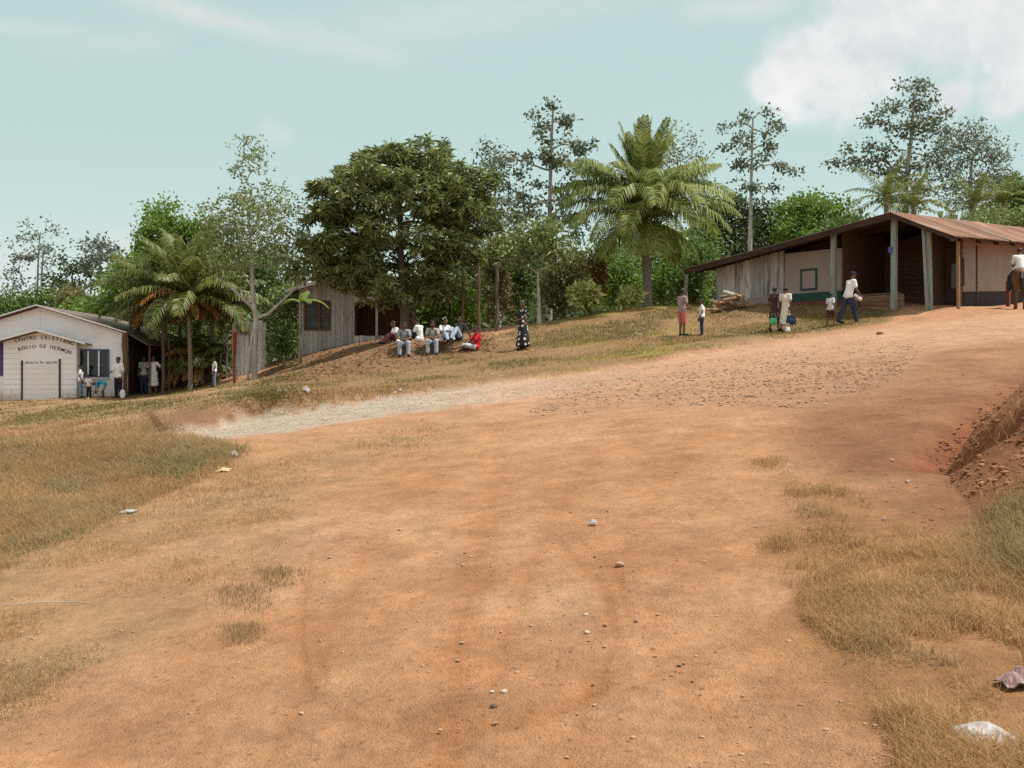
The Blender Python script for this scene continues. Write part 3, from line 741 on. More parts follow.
def frond(parent, loc, az, el, length, bend, lm, rng, ll=.62, n=46, w=.045, rr=.022, droopy=.5, name='frond'):
    P, V = frond_mesh(az, el, length, bend, ll, n, rng, droopy, w, rng.uniform(-.25, .25))
    mb = MB()
    mb.addq(V, np.arange(len(V)).reshape(-1, 4))
    nq = len(V) // 4
    mb.tube([tuple(p) for p in P[::2]], [rr * (1 - .85 * i / (len(P[::2]) - 1)) + .002 for i in range(len(P[::2]))], 4, cap=False)
    me = mb.mesh(name); me.materials.append(lm); me.materials.append(LM['rachis'])
    mi = np.zeros(len(me.polygons), np.int32); mi[nq:] = 1; me.polygons.foreach_set('material_index', mi)
    o = bpy.data.objects.new(name, me); o.location = loc
    return link(o, parent)

def palm(name, label, base, Y, toppx, r, fr, lm, seed, ll=.6, n=44, w=.045, group=None, droopy=.5, bark='palm_bark'):
    rng = np.random.default_rng(seed)
    b = np.array(at(base, Y)); top = PX(toppx[0], toppx[1], Y)
    root = empty(name, b, label, 'palm tree', group)
    h = top - b
    mb = MB()
    pts = [np.array([0, 0, -.3])] + [h * t + np.array([.06 * math.sin(t * 3) * h[2] * .3, 0, 0]) * (1 - t) for t in np.linspace(0, 1, 14)]
    rad = [r * 1.5, r * 1.35] + [r * (1.05 - .25 * t) * (1 + .05 * (i % 2)) for i, t in enumerate(np.linspace(.08, 1, 13))]
    mb.tube([tuple(p) for p in pts], rad, 12)
    mb.build('trunk', M[bark], root, smooth=True)
    for (az, el, ln, bd) in fr:
        frond(root, tuple(h + np.array([0, 0, rng.uniform(-.1, .15)])), math.radians(az), math.radians(el), ln, math.radians(bd), lm, rng, ll, n, w, droopy=droopy)
    return root

rg = np.random.default_rng(5)
hero = []
for az in (80, 100, 50, 130, 260, 15, 165, 300, 0, 180, 340):          # spear leaves, near upright
    hero.append((az, rg.uniform(70, 84), rg.uniform(3.7, 4.4), rg.uniform(15, 40)))
for az in (30, 150, 210, 270, 330, 0, 180, 20, 160): hero.append((az, rg.uniform(80, 88), rg.uniform(3.4, 4.2), rg.uniform(10, 22)))
for az in (0, 180, 60, 240): hero.append((az, 88, rg.uniform(3.9, 4.5), rg.uniform(4, 12)))
for az, el, ln, bd in [(5, 66, 3.9, 55), (175, 66, 3.9, 55), (-20, 60, 4.0, 60), (200, 60, 4.0, 60), (20, 58, 3.9, 50), (160, 58, 3.9, 52), (-50, 66, 3.6, 75), (235, 66, 3.6, 75), (0, 56, 4.2, 48), (182, 54, 4.2, 50), (-90, 68, 3.4, 90)]: hero.append((az, el, ln, bd))
for az, el, ln, bd in [(0, 48, 4.1, 62), (25, 55, 3.9, 55), (-30, 42, 4.0, 70), (180, 50, 4.0, 62), (205, 42, 3.9, 72), (150, 55, 3.9, 60), (-90, 50, 3.6, 95), (-60, 45, 3.8, 85), (240, 46, 3.8, 85), (90, 45, 3.8, 70), (50, 50, 3.8, 60)]:
    hero.append((az + rg.uniform(-6, 6), el + 4, ln * 1.12, bd * 1.3 + 8))
for az, el, ln, bd in [(-12, 22, 3.9, 75), (-40, 15, 3.9, 85), (-68, 18, 3.6, 100), (192, 20, 3.9, 72), (218, 14, 3.9, 84), (-110, 16, 3.5, 105), (170, 12, 3.7, 70), (20, 16, 3.6, 75), (120, 15, 3.5, 80), (60, 12, 3.5, 80)]:
    hero.append((az + rg.uniform(-6, 6), el + 12, ln * 1.12, bd * 1.1))
for az, el, ln, bd in [(-20, -12, 3.1, 65), (-80, -15, 2.8, 62), (205, -12, 3.1, 62), (250, -15, 2.8, 60), (40, -15, 2.8, 55), (140, -15, 2.8, 55)]:
    hero.append((az + rg.uniform(-6, 6), el, ln, bd))
coco = palm('coconut_palm', 'large coconut palm with arching yellow green fronds on the grassy rise', 648, 42, (643, 222), .18, hero, LM['palm'], 6, ll=1.05, n=84, w=.052, droopy=1.05)
# coconuts and the fibrous heart of the crown
for k in range(7):
    a = k * .9; mbc = MB(); mbc.ico((0, 0, 0), (.12, .12, .145), .05, 2)
    o = mbc.build('coconut', mat('coconut_husk_%d' % k, (.20, .15, .05), (.12, .08, .03)) if k == 0 else bpy.data.materials['coconut_husk_0'], coco, smooth=True)
    hp = PX(643, 222, 42) - np.array(coco.location)
    o.location = (hp[0] + .24 * math.cos(a), hp[1] + .24 * math.sin(a), hp[2] - .22 - .1 * (k % 2))

def ring_fronds(n, l0, l1, seed, up=80):
    r = np.random.default_rng(seed); out = []
    for k in range(n):
        f = k / n
        out.append((k * 137.5 + r.uniform(-10, 10), up - 85 * f, r.uniform(l0, l1), r.uniform(35, 60) + 35 * f))
    return out
palm('coconut_palm', 'palm with drooping fronds rising behind the shed ridge', 888, 52, (886, 200), .15, ring_fronds(17, 2.2, 2.9, 61), LM['palm2'], 62, ll=.5, n=34, w=.05)
palm('coconut_palm', 'shorter palm between the airy tree and the rusty roof', 915, 50, (914, 208), .14, ring_fronds(14, 1.8, 2.4, 63), LM['palm2'], 64, ll=.45, n=30, w=.05)
palm('coconut_palm', 'yellowish palm at right just over the rusty roof', 972, 55, (975, 205), .15, ring_fronds(16, 1.9, 2.6, 65), LM['palm2'], 66, ll=.5, n=30, w=.055)
palm('coconut_palm', 'dark palm near the right edge just over the rusty roof', 1006, 56, (1004, 202), .15, ring_fronds(15, 1.8, 2.5, 67), LM['palm2'], 68, ll=.5, n=30, w=.055)
# clump of feather palms left of the pale tree
clump = [(190, 44, (188, 300), 30, 3.6, 'tallest feather palm of the clump left of the pale tree', 'palm2'), (165, 45.5, (164, 308), 24, 3.2, 'feather palm with orange dead leaves nearest the church', 'palm2'),
         (210, 46, (212, 305), 20, 2.8, 'feather palm of the clump nearest the pale tree', 'palm2'), (178, 47.5, (180, 285), 22, 3.0, 'feather palm standing at the back of the clump', 'palm2'),
         (190, 45.4, (190, 362), 16, 1.35, 'low stemless feather palm at the foot of the clump, on the church side', 'palm2'), (203, 45.4, (203, 364), 15, 1.3, 'low stemless feather palm at the foot of the clump, on the side of the boy', 'palm2')]
for i, (bx, Y, tp, nf, ln, lab, lmn) in enumerate(clump):
    p = palm('feather_palm', lab, bx, Y, tp, .10, ring_fronds(nf, ln * .85, ln * 1.15, 70 + i, 84), LM[lmn], 80 + i, ll=.85, n=46, w=.085, group='feather palms of the clump by the church', droopy=.9)
    h = np.array(PX(tp[0], tp[1], Y)) - np.array(p.location)
    r = np.random.default_rng(90 + i)
    for k in range(7 if i == 1 else 2):     # dying leaves still held out
        o = frond(p, tuple(h), math.radians(r.uniform(130, 300)), math.radians(r.uniform(15, 50)), r.uniform(1.9, 2.7), math.radians(r.uniform(80, 110)), M['dead_frond'], r, .6, 34, .07, droopy=.9, name='dead_frond')
        o['label'] = 'dying orange brown frond'
    for k in range(6 if i != 1 else 9):     # dead leaves hanging down the stem
        o = frond(p, tuple(h - np.array([0, 0, .1])), r.uniform(0, 6.28) if i != 1 else r.uniform(3.0, 5.5), math.radians(r.uniform(-10, 20)), r.uniform(1.3, 2.0), math.radians(85), M['dead_frond'], r, .35, 22, .05, droopy=.9, name='dead_frond')
        o['label'] = 'hanging dry orange brown frond'

# --- bushes: leafy, many-stemmed, no trunk
def bush(name, label, px, Y, envs, ncl, lpc, L, W, sig, lm, seed, group=None, cat='bush', base_y=None, dfac=.7):
    rng = np.random.default_rng(seed)
    b = np.array(at(px, Y)); root = empty(name, b, label, cat, group)
    tips = sample_env(envs, ncl, Y, rng, dfac, .1)
    tips[:, 2] = np.maximum(tips[:, 2], b[2] + .1)
    A, B, ra, rb, nT = grow([b + [0, 0, -.15], b + [0, 0, .35]], .05, tips, rng, 0, .006)
    lpc = int(lpc * .75)
    V, Q = frusta(A - b, B - b, np.minimum(ra, .05), np.minimum(rb, .05), 4)
    mb = MB(); mb.addq(V, Q); mb.build('stem', M['bark'], root)
    c = np.repeat(tips, lpc, 0) + rng.normal(size=(len(tips) * lpc, 3)) * sig
    d = unit(rng.normal(size=(len(c), 3)) + np.array([0, 0, .1]))
    V, _ = leaf_diamonds(c, d, L * rng.uniform(.6, 1.3, len(c)), W * rng.uniform(.7, 1.3, len(c)), rng)
    quads_obj('foliage', [V - b], lm, root)
    return root
BUSH = [
 ('rounded green bush right behind the mango trunks', 438, 45, [(438, 312, 26, 22), (455, 295, 24, 22)], 'bright', 150, 20),
 ('tall green bush behind the seated people', 468, 47, [(468, 300, 24, 30), (470, 268, 26, 22)], 'bright', 170, 20),
 ('brown vine-hung bush behind the thin pole', 497, 44, [(497, 290, 15, 34), (498, 255, 18, 22)], 'dry', 150, 14),
 ('olive bush between the vine-hung bush and the white trunk', 518, 47, [(518, 295, 18, 26), (520, 265, 24, 18)], 'mid', 150, 18),
 ('dry brownish bush right of the white trunk', 560, 45, [(562, 292, 22, 26), (566, 268, 24, 16)], 'dry', 150, 16),
 ('dark low bush behind the cream-leaved plant', 590, 50, [(590, 285, 24, 24), (600, 262, 30, 16)], 'mid', 160, 18),
 ('green bush left of the coconut trunk', 620, 47, [(620, 282, 24, 22)], 'bright', 150, 18),
 ('green bush right of the coconut trunk', 668, 48, [(668, 285, 22, 20), (690, 270, 20, 24)], 'bright', 170, 18),
 ('grey green tall bush in front of the low shed end', 690, 46, [(688, 282, 14, 16), (700, 262, 14, 10)], 'mid', 110, 16),
 ('dark bush below the tall thin trees', 540, 58, [(540, 272, 44, 30), (505, 262, 36, 30)], 'mid', 260, 18),
 ('wide green bush behind the coconut palm', 640, 60, [(640, 262, 60, 26), (690, 255, 40, 26)], 'mid', 300, 18),
 ('bush behind the bare planks left of the grey house', 280, 46, [(280, 320, 18, 24), (285, 298, 16, 14)], 'olive', 120, 16),
 ('bush growing against the left corner of the grey house', 290, 43.5, [(284, 340, 9, 14)], 'mid', 60, 14),
 ('deep green bush behind the half-bare tree', 270, 56, [(270, 280, 40, 30), (235, 285, 34, 34)], 'mid', 280, 18),
 ('bright green shrub below the pale tree', 245, 46, [(243, 350, 8, 18), (238, 330, 8, 10)], 'bright', 60, 14),
 ('dark undergrowth bush under the feather palms', 195, 47.5, [(195, 360, 30, 26), (160, 355, 18, 24)], 'mid', 200, 18),
 ('bright green bush behind the church ridge', 95, 62, [(95, 318, 28, 18), (120, 325, 20, 18)], 'bright', 240, 20),
 ('rounded bush over the left slope of the church roof', 15, 68, [(15, 312, 30, 16), (45, 305, 16, 12)], 'mid', 220, 18),
 ('reddish brown bush over the church roof', 72, 66, [(70, 300, 12, 10)], 'dry', 60, 18),
 ('dark bush between the church and the feather palms', 140, 52, [(140, 345, 18, 24), (130, 325, 16, 14)], 'dark', 160, 18),
 ('low green bush right behind the rusty roof', 1000, 52, [(990, 225, 34, 12), (1025, 222, 26, 14)], 'olive', 160, 16),
 ('dark green bush behind the shed ridge', 850, 56, [(850, 235, 30, 14)], 'mid', 130, 18),
 ('green leaves beyond the open end of the shed', 694, 46.5, [(694, 297, 12, 9)], 'bright', 60, 16),
]
for i, (lab, px, Y, envs, lmn, ncl, lpc) in enumerate(BUSH):
    big = Y > 54
    bush('bush', lab, px, Y, envs, ncl, lpc, .30 if big else .22, .17 if big else .12, .34 if big else .24, LM[lmn], 100 + i)
bush('variegated_plant', 'cream and green leaved plant at the foot of the croton', 585, 40.4, [(585, 296, 15, 9)], 110, 10, .34, .11, .10, LM['vari'], 201, cat='plant')
bush('variegated_plant', 'small cream-leaved plant beside the coconut trunk', 631, 40.6, [(631, 297, 9, 8)], 60, 10, .32, .10, .10, LM['vari'], 202, cat='plant')
bush('croton', 'red and yellow leaved croton above the cream-leaved plant', 597, 43.5, [(597, 272, 9, 18)], 60, 12, .28, .09, .16, LM['croton'], 203, cat='plant')

# banana-like leaves at the house corner
bp = empty('banana_plant', at(300, 43), 'young banana plant with an arching leaf by the house window', 'plant')
bb = np.array(bp.location)
mb = MB(); mb.tube([(0, 0, -.1), (.02, 0, 1.4), (.05, 0, 2.75)], [.09, .075, .05], 8); mb.build('stem', M['bark_pale'], bp, smooth=True)
for k, (az, el, ln, bd) in enumerate([(8, 28, 1.3, 85), (165, 35, 1.1, 90), (80, 60, 1.1, 60), (-50, 40, .9, 100)]):
    m = 14; t = np.linspace(0, 1, m); e = math.radians(el) - math.radians(bd) * t; a = math.radians(az)
    st = np.stack([np.cos(e) * math.cos(a), np.cos(e) * math.sin(a), np.sin(e)], -1) * ln / (m - 1)
    P = np.vstack([[0, 0, 0], np.cumsum(st[:-1], 0)]) + [.05, 0, 2.7]
    sd = np.array([-math.sin(a), math.cos(a), 0]); w = .2 * np.sin(np.pi * (t * .93 + .05)) ** .6
    L_ = P + sd * w[:, None] + [0, 0, -.07]; R_ = P - sd * w[:, None] + [0, 0, -.07]
    V = np.concatenate([L_, P, R_]); q = [(i, i + 1, m + i + 1, m + i) for i in range(m - 1)] + [(m + i, m + i + 1, 2 * m + i + 1, 2 * m + i) for i in range(m - 1)]
    mb = MB(); mb.add(V, q); mb.build('leaf', LM['tape'], bp)

# far wood that closes the view (one mass nobody could count)
rng = np.random.default_rng(77)
n = 52000
px = rng.uniform(-700, 1750, n); Yw = rng.uniform(80, 125, n)
top = np.interp(px, [-700, 0, 150, 300, 480, 560, 700, 850, 1030, 1750], [318, 318, 306, 300, 292, 290, 262, 246, 230, 220]) + 16 * (fbm(px / 34., px * 0, 7) - .5) + 14 * (vnoise(px / 11., px * 0, 8) - .5)
sW = 95 / F
zt = CAMH + (384 - top) * sW
X = (px - 512) * sW * (Yw / 95) ; g = gz(X, Yw)
z = g + (np.maximum(zt, g + 2) - g) * rng.uniform(0.05, 1, n) ** .7
c = np.stack([X, Yw, z], -1)
V, _ = leaf_diamonds(c, unit(rng.normal(size=(n, 3))), rng.uniform(.7, 1.5, n), rng.uniform(.45, .9, n), rng)
w = quads_obj('distant_wood', [V], LM['far2']); tag(w, kind='stuff')
tag(w, 'far green wood closing the view behind houses and trees', 'wood')
# ------------------------------------------------------------------ buildings
_glyph = {}
def glyph(ch):
    if ch not in _glyph:
        cu = bpy.data.curves.new('glyph', 'FONT'); cu.body = ch; cu.size = 1.0; cu.extrude = .02; cu.align_x = 'CENTER'; cu.offset = .022; cu.resolution_u = 3
        o = bpy.data.objects.new('glyph', cu); COL.objects.link(o)
        dg = bpy.context.evaluated_depsgraph_get()
        me = bpy.data.meshes.new_from_object(o.evaluated_get(dg))
        _glyph[ch] = (np.array([v.co[:] for v in me.vertices]), [tuple(p.vertices) for p in me.polygons])
        bpy.data.objects.remove(o); bpy.data.curves.remove(cu); bpy.data.meshes.remove(me)
    return _glyph[ch]
def arc_text(txt, x0, x1, zf, size, y, name, mat_, parent, bold=1.0, tilt=True):
    """letters along a curve z=zf(x) on a wall facing -y"""
    mb = MB(); n = len(txt)
    for i, ch in enumerate(txt):
        if ch == ' ': continue
        x = x0 + (x1 - x0) * i / (n - 1)
        V, Fs = glyph(ch)
        a = (math.atan((zf(x + .05) - zf(x - .05)) / .1) if tilt else 0) + random.uniform(-.07, .07)
        js = random.uniform(.92, 1.08); gx, gzv = V[:, 0] * size * bold * js, V[:, 1] * size * random.uniform(.93, 1.07) + random.uniform(-.012, .012)
        X = x + gx * math.cos(a) - gzv * math.sin(a); Z = zf(x) + gx * math.sin(a) + gzv * math.cos(a)
        mb.add(np.stack([X, y + V[:, 2] * -.2, Z], -1), Fs)
    return mb.build(name, mat_, parent)

def slab_roof(mb, pts, v0, v1, th=.05):
    """roof of constant thickness: pts is the profile (u,z), extruded along y"""
    poly = list(pts) + [(u, z - th) for u, z in reversed(pts)]
    return mb.prism(poly, 'y', v0, v1)

# ---- church
o = np.array([(40 - 512) * .043, 43.0, CAMH + (384 - 399) * .043])
ch = empty('church_building', o, 'small white gabled church with arched lettering over the porch door', 'church')
mb = MB()
XO = -.18
mb.prism([(-3.68 + XO, -1), (3.68 + XO, -1), (3.68 + XO, 2.84), (XO, 3.97), (-3.68 + XO, 2.84)], 'y', .36, 10)
mb.build('wall', M['white_wall'], ch)
mb = MB(); mb.box((3.73 + XO, .40, 1.1), (.12, .14, 3.4)); mb.build('corner_trim', M['white_trim'], ch)
mb = MB(); mb.box((XO + .02, .35, 3.55), (.05, .02, .62)); mb.build('joint_strip', M['white_trim'], ch)
mb = MB(); slab_roof(mb, [(-4.2 + XO, 2.78), (XO, 4.06), (3.9 + XO, 2.87), (4.8 + XO, 2.36)], .04, 10.3, .055)
rf = mb.build('roof', M['roof_dark'], ch)
mb = MB()
for a, b in (((-4.2 + XO, 2.78), (XO, 4.06)), ((XO, 4.06), (3.9 + XO, 2.87))):
    mb.bar((a[0], .022, a[1] - .012), (b[0], .022, b[1] - .012), .03, .05)
mb.build('verge_trim', M['white_trim'], rf)
# porch (front room)
mb = MB(); mb.prism([(-1.57, -1), (1.57, -1), (1.57, 2.45), (0, 2.88), (-1.57, 2.45)], 'y', 0, .355)
pw = mb.build('porch_wall', M['white_wall'], ch)
mb = MB()
for k in range(1, 12):
    z = -.25 + .22 * k
    if z < 2.4: mb.box((-1.18, -.003, z), (.74, .008, .012)); mb.box((1.20, -.003, z), (.70, .008, .012)); mb.box((.0, -.022, z), (1.5, .006, .010)) if z < 1.4 else None
mb.build('board_joint', mat('grey_joint', (.5, .5, .5), amt=.2), pw)
mb = MB(); slab_roof(mb, [(-2.1, 2.36), (0, 2.93), (2.1, 2.36)], -.38, .35, .05); pr = mb.build('porch_roof', M['roof_dark'], ch)
mb = MB()
for a, b in (((-2.1, 2.37), (0, 2.94)), ((0, 2.94), (2.1, 2.37))): mb.bar((a[0], -.4, a[1]), (b[0], -.4, b[1]), .03, .07)
mb.build('verge_trim', M['white_trim'], pr)
mb = MB(); mb.box((.03, -.012, .68), (1.56, .02, 1.56)); dr = mb.build('door', M['white_trim'], ch)
mb = MB(); mb.box((-.76, -.03, .68), (.065, .05, 1.95)); mb.box((.86, -.03, .75), (.065, .05, 1.95)); mb.build('door_post', M['black_paint'], ch)
arc_text('CENTRO CRISTIANO', -1.02, 1.36, lambda x: 2.58 - .085 * (x - .05) ** 2 * 1.6 - .02 * x, .21, -.004, 'lettering', M['black_paint'], ch)
arc_text('ROCIO DE HERMON', -.86, 1.24, lambda x: 2.20 - .17 * (x - .1) ** 2 - .03 * x, .21, -.004, 'lettering', M['maroon_paint'], ch)
arc_text('IGLESIA DE CRISTO', -.62, .70, lambda x: 1.53, .11, -.024, 'lettering', M['black_paint'], ch, tilt=False)
# window of the main front
mb = MB()
for c, d in (((2.16, .33, 2.12), (1.34, .08, .07)), ((2.16, .33, .95), (1.34, .08, .07)), ((1.52, .33, 1.53), (.07, .08, 1.13)), ((2.80, .33, 1.53), (.07, .08, 1.13))): mb.box(c, d)
wn = mb.build('window', M['blue_frame'], ch)
mb = MB(); mb.box((2.16, .35, 1.53), (1.2, .02, 1.12)); mb.build('pane', M['dark_glass'], wn)
mb = MB(); mb.box((1.94, .325, 1.53), (.06, .05, 1.13)); mb.box((2.40, .325, 1.53), (.06, .05, 1.13)); mb.build('mullion', M['white_trim'], wn)
mb = MB(); mb.box((2.16, .30, .90), (1.4, .14, .04)); mb.build('sill', M['white_trim'], wn)
mb = MB(); mb.box((-2.3, .34, 1.75), (1.2, .05, 1.5)); mb.build('door', M['purple_paint'], ch)['label'] = 'purple door left of the porch'
mb = MB()
mb.box((3.74 + XO, 5.3, .9), (.08, 9.4, 3.7)); mb.build('side_shade_sheet', M['dark_wood'], ch)  # dark sheet over the white wall, painting in the lean-to shade
for v in (.8, 4, 8):
    mb = MB(); mb.tube([(4.6 + XO, v, -1), (4.6 + XO, v, 2.40)], .05, 7); mb.build('veranda_post', M['brown_wood'], ch)
# rough trunk leaning against the church corner
def post(name, label, px, Y, h, r, m, lean=0.0, group=None, cat='post', n=8, loc=None):
    p = at(px, Y) if loc is None else loc
    mb = MB(); rr = np.random.default_rng(int(px * 7 + h * 100))
    mb.tube([(lean * t * h + rr.normal() * r * .25, rr.normal() * r * .25, -.3 + (h + .3) * t) for t in np.linspace(0, 1, 7)], [r * (1.08 - .15 * t) for t in np.linspace(0, 1, 7)], n)
    ob = mb.build(name, m, None, p, smooth=False); return tag(ob, label, cat, group)
post('rough_post', 'thick brown rough trunk post in front of the white church corner', 125.5, 42.9, 2.75, .13, M['brown_wood'])
post('rough_post', 'grey weathered post between the shaded couple and the feather palms', 163, 43.8, 2.9, .07, M['bark'])
post('rough_post', 'thin brown post just right of the grey weathered post by the palms', 169, 44.4, 2.4, .06, M['brown_wood'])
for k, (px_, h) in enumerate(((202, 1.3), (227, 1.9), (221, 1.2), (243, 1.6))):
    post('fence_post', ['short pale stake left of the boy at the palms', 'tall pale stake just left of the red post', 'short stake between the boy and the tall pale stake', 'grey stake just right of the red post'][k], px_, 45.2, h, .05, M['bark_pale'], group='stakes by the feather palms')
# red post with a brighter red board
p = at(235, 43.2); rp = empty('red_post', p, 'red painted post with a bright red upper part beside the feather palms', 'post')
mb = MB(); mb.tube([(0, 0, -.3), (-.03, 0, 1.0), (0, 0, 1.5)], [.075, .07, .07], 8); mb.build('lower_shaft', M['brick_red'], rp)
mb = MB(); mb.box((0.0, -.02, 1.83), (.14, .12, .72)); mb.box((.03, -.02, 2.22), (.17, .13, .08)); mb.build('upper_shaft', M['red_post'], rp)

# ---- grey board house behind the mango
s = .045
o = np.array([(299 - 512) * s, 45.0, CAMH + (384 - 352) * s])
hs = empty('board_house', o, 'weathered grey board house half hidden behind the mango tree', 'house')
mb = MB(); rr = np.random.default_rng(4)
roofz = lambda u: 3.70 - .28 * abs(u - 2.95)
u = 0.0
while u < 2.5:                       # vertical boards left of the opening, around the window
    w_ = rr.uniform(.14, .22); uu = min(u + w_, 2.5)
    top = roofz((u + uu) / 2) - .05; c_ = (u + uu) / 2; dy = rr.uniform(-.012, .012)
    if .26 < c_ < 1.42:
        mb.box((c_, dy, (1.0 - .9) / 2), (uu - u - .012, .03, 1.9)); mb.box((c_, dy, (2.28 + top) / 2), (uu - u - .012, .03, top - 2.28))
    else:
        mb.box((c_, dy, (top - .9) / 2), (uu - u - .012, .03, top + .9))
    u = uu
mb.box((4.35, .02, 2.36), (3.7, .03, .24))
for k in range(16): 
    c_ = 2.6 + k * .24
    if c_ < 6.1: mb.box((c_, 0, -.02), (.22, .03, 1.5 + rr.uniform(-.02, .02)))
mb.box((0, 3, .9), (.03, 6, 3.4)); mb.box((6.2, 3, .9), (.03, 6, 3.4)); mb.box((3.1, 6, .9), (6.2, .03, 3.4))
mb.build('wall', M['grey_wood'], hs)
mb = MB(); mb.box((4.35, 1.9, 1.2), (3.68, .04, 3.8)); mb.box((2.52, 1, 1.2), (.04, 1.8, 3.8)); mb.build('porch_wall', M['brown_wood'], hs)
mb = MB(); mb.prism([(2.5, 2.47), (6.2, 2.47), (6.2, roofz(6.2) - .05), (2.95, roofz(2.95) - .05), (2.5, roofz(2.5) - .05)], 'y', .03, .05); mb.build('gable_fill', M['brown_wood'], hs)
mb = MB(); mb.box((3.5, 0, 1.45), (.10, .09, 1.45)); mb.build('porch_post', M['grey_wood'], hs)
mb = MB(); mb.box((6.1, 0, 1.0), (.12, .1, 3.4)); mb.build('porch_post', M['grey_wood'], hs)
mb = MB()
for c, d in (((.84, -.02, 2.27), (1.2, .06, .08)), ((.84, -.02, 1.0), (1.2, .06, .08)), ((.27, -.02, 1.63), (.07, .06, 1.2)), ((1.41, -.02, 1.63), (.07, .06, 1.2)), ((.9, -.02, 1.63), (.12, .06, 1.2))): mb.box(c, d)
for c, d in (((.56, -.02, 1.62), (.56, .03, .05)), ((1.2, -.02, 1.62), (.4, .03, .05))): mb.box(c, d)
wn = mb.build('window', M['brown_wood'], hs)
mb = MB(); mb.box((.84, .04, 1.63), (1.1, .02, 1.2)); mb.build('pane', mat('dusty_louvre_glass', (.10, .105, .10), (.05, .05, .05), rough=.35, scale=2.5), wn)
mb = MB(); slab_roof(mb, [(-.5, roofz(-.5) + .03), (2.95, 3.74), (6.45, roofz(6.45) + .03)], -.55, 6.4, .05)
rf = mb.build('roof', M['roof_light'], hs)
mb = MB(); 
for a, b in ((-.5, 2.95), (2.95, 6.45)): mb.bar((a, -.57, roofz(a) - .06), (b, -.57, roofz(b) - .06), .03, .12)
mb.build('fascia_board', M['grey_wood'], rf)
# plank screen behind the pale tree
p = at(249, 44.6); ps = MB(); rr = np.random.default_rng(8)
for k in range(8):
    h = 2.35 + rr.uniform(-.12, .1); ps.box((-.66 + k * .19, rr.uniform(-.02, .02), h / 2 - .3), (.175, .025, h + .6), ry=rr.uniform(-.02, .02))
tag(ps.build('plank_screen', M['grey_wood'], None, p), 'grey vertical plank screen behind the half-bare tree', 'fence')

# ---- long shed with rusty roof
o = np.array([(895 - 512) * .034, 34.0, CAMH + (384 - 308) * .034])
sh = empty('open_shed', o, 'long board and plaster shed with rusty corrugated roof and open corner', 'shed', rz=-math.pi / 4)
CL = .07
def shear(mb): mb.V = [v + np.stack([0 * v[:, 0], 0 * v[:, 0], CL * v[:, 1]], -1) for v in mb.V]; return mb
RZ = lambda u: 3.2 - (.477 * u if u > 0 else -.148 * u)
def corrugated(u0, z0, u1, z1, v0, v1, sheet=.82, pitch=.16, amp=.022, rr=None):
    mb = MB(); v = v0
    while v < v1:
        ve = min(v + sheet, v1); n = 31
        vv = np.linspace(v - .03, ve, n); off = amp * np.sin(vv * 2 * np.pi / pitch) + rr.uniform(-.008, .012)
        du = rr.uniform(-.05, .06) * np.sign(u1 - u0)
        rows = []
        for th in (0, -.008):
            for f in (0, .5, 1):
                uu = u0 + (u1 + du - u0) * f; zz = z0 + (z1 - z0) * f - .02 * math.sin(f * math.pi) + th
                rows.append(np.stack([np.full(n, uu), vv, zz + off], -1))
        V = np.concatenate(rows); q = []
        for s_ in (0, 3):
            for r_ in (0, 1):
                a = (s_ + r_) * n
                for i in range(n - 1): q.append((a + i, a + i + 1, a + n + i + 1, a + n + i))
        mb.add(V, q); v = ve
    return mb
rr = np.random.default_rng(14)
mrust = mat('rusty_roof_sheets', (.24, .118, .072), (.155, .072, .046), rough=.75, scale=1.8, stretch=(.5, 1, 1), stain=(.32, .23, .175), stain_scale=.9, island=.22, bump=.1)
rf = shear(corrugated(0, 3.24, 2.2, 2.19, -.35, 15, rr=rr)).build('roof', mrust, sh)
rl = shear(corrugated(0, 3.23, -8.4, 2.0, -.35, 15, rr=rr)).build('roof', mat('shaded_rusty_sheets', (.10, .05, .035), (.06, .03, .022), rough=.8, island=.2), sh)  # rust darkened so the underside shade sits in the colour
mb = MB(); mb.bar((0, -.36, 3.13), (2.2, -.36, 2.08), .03, .12); mb.bar((0, -.36, 3.10), (-8.4, -.36, 1.87), .03, .20); shear(mb).build('verge_board', M['dark_wood'], sh)
mb = MB(); mb.box((1.95, 7.3, 2.14), (.06, 15, .13)); shear(mb).build('eave_beam', M['brown_wood'], sh)
mb = MB()
for v in np.arange(.3, 15, 1.6): mb.bar((0, v, 3.08), (2.15, v, 2.06), .05, .09); mb.bar((0, v, 3.08), (-8.3, v, 1.86), .05, .09)
shear(mb).build('rafter', M['dark_wood'], sh)
# corner posts
def lpost(pts, w, m, nm='post'):
    mb = MB()
    for a, b in zip(pts[:-1], pts[1:]): mb.bar(a, b, w, w)
    return mb.build(nm, m, sh)
lpost([(-.02, -.05, -.4), (-.02, 0, 3.12)], .17, M['post_green'])
lpost([(-2.23, 0, -.1), (-2.23, 0, 2.78)], .16, M['post_green'])
lpost([(1.20, 0, -.55), (1.14, 0, 2.55)], .14, M['post_green'])
lpost([(1.17, -.14, -.55), (1.02, -.14, 2.6)], .08, M['post_green'])
lpost([(1.98, .35, -.55), (1.96, .35, 2.15)], .09, M['tan_wood'])
lpost([(1.9, 5.15, -.5), (1.9, 5.15, 1.15)], .12, M['brick_red'])
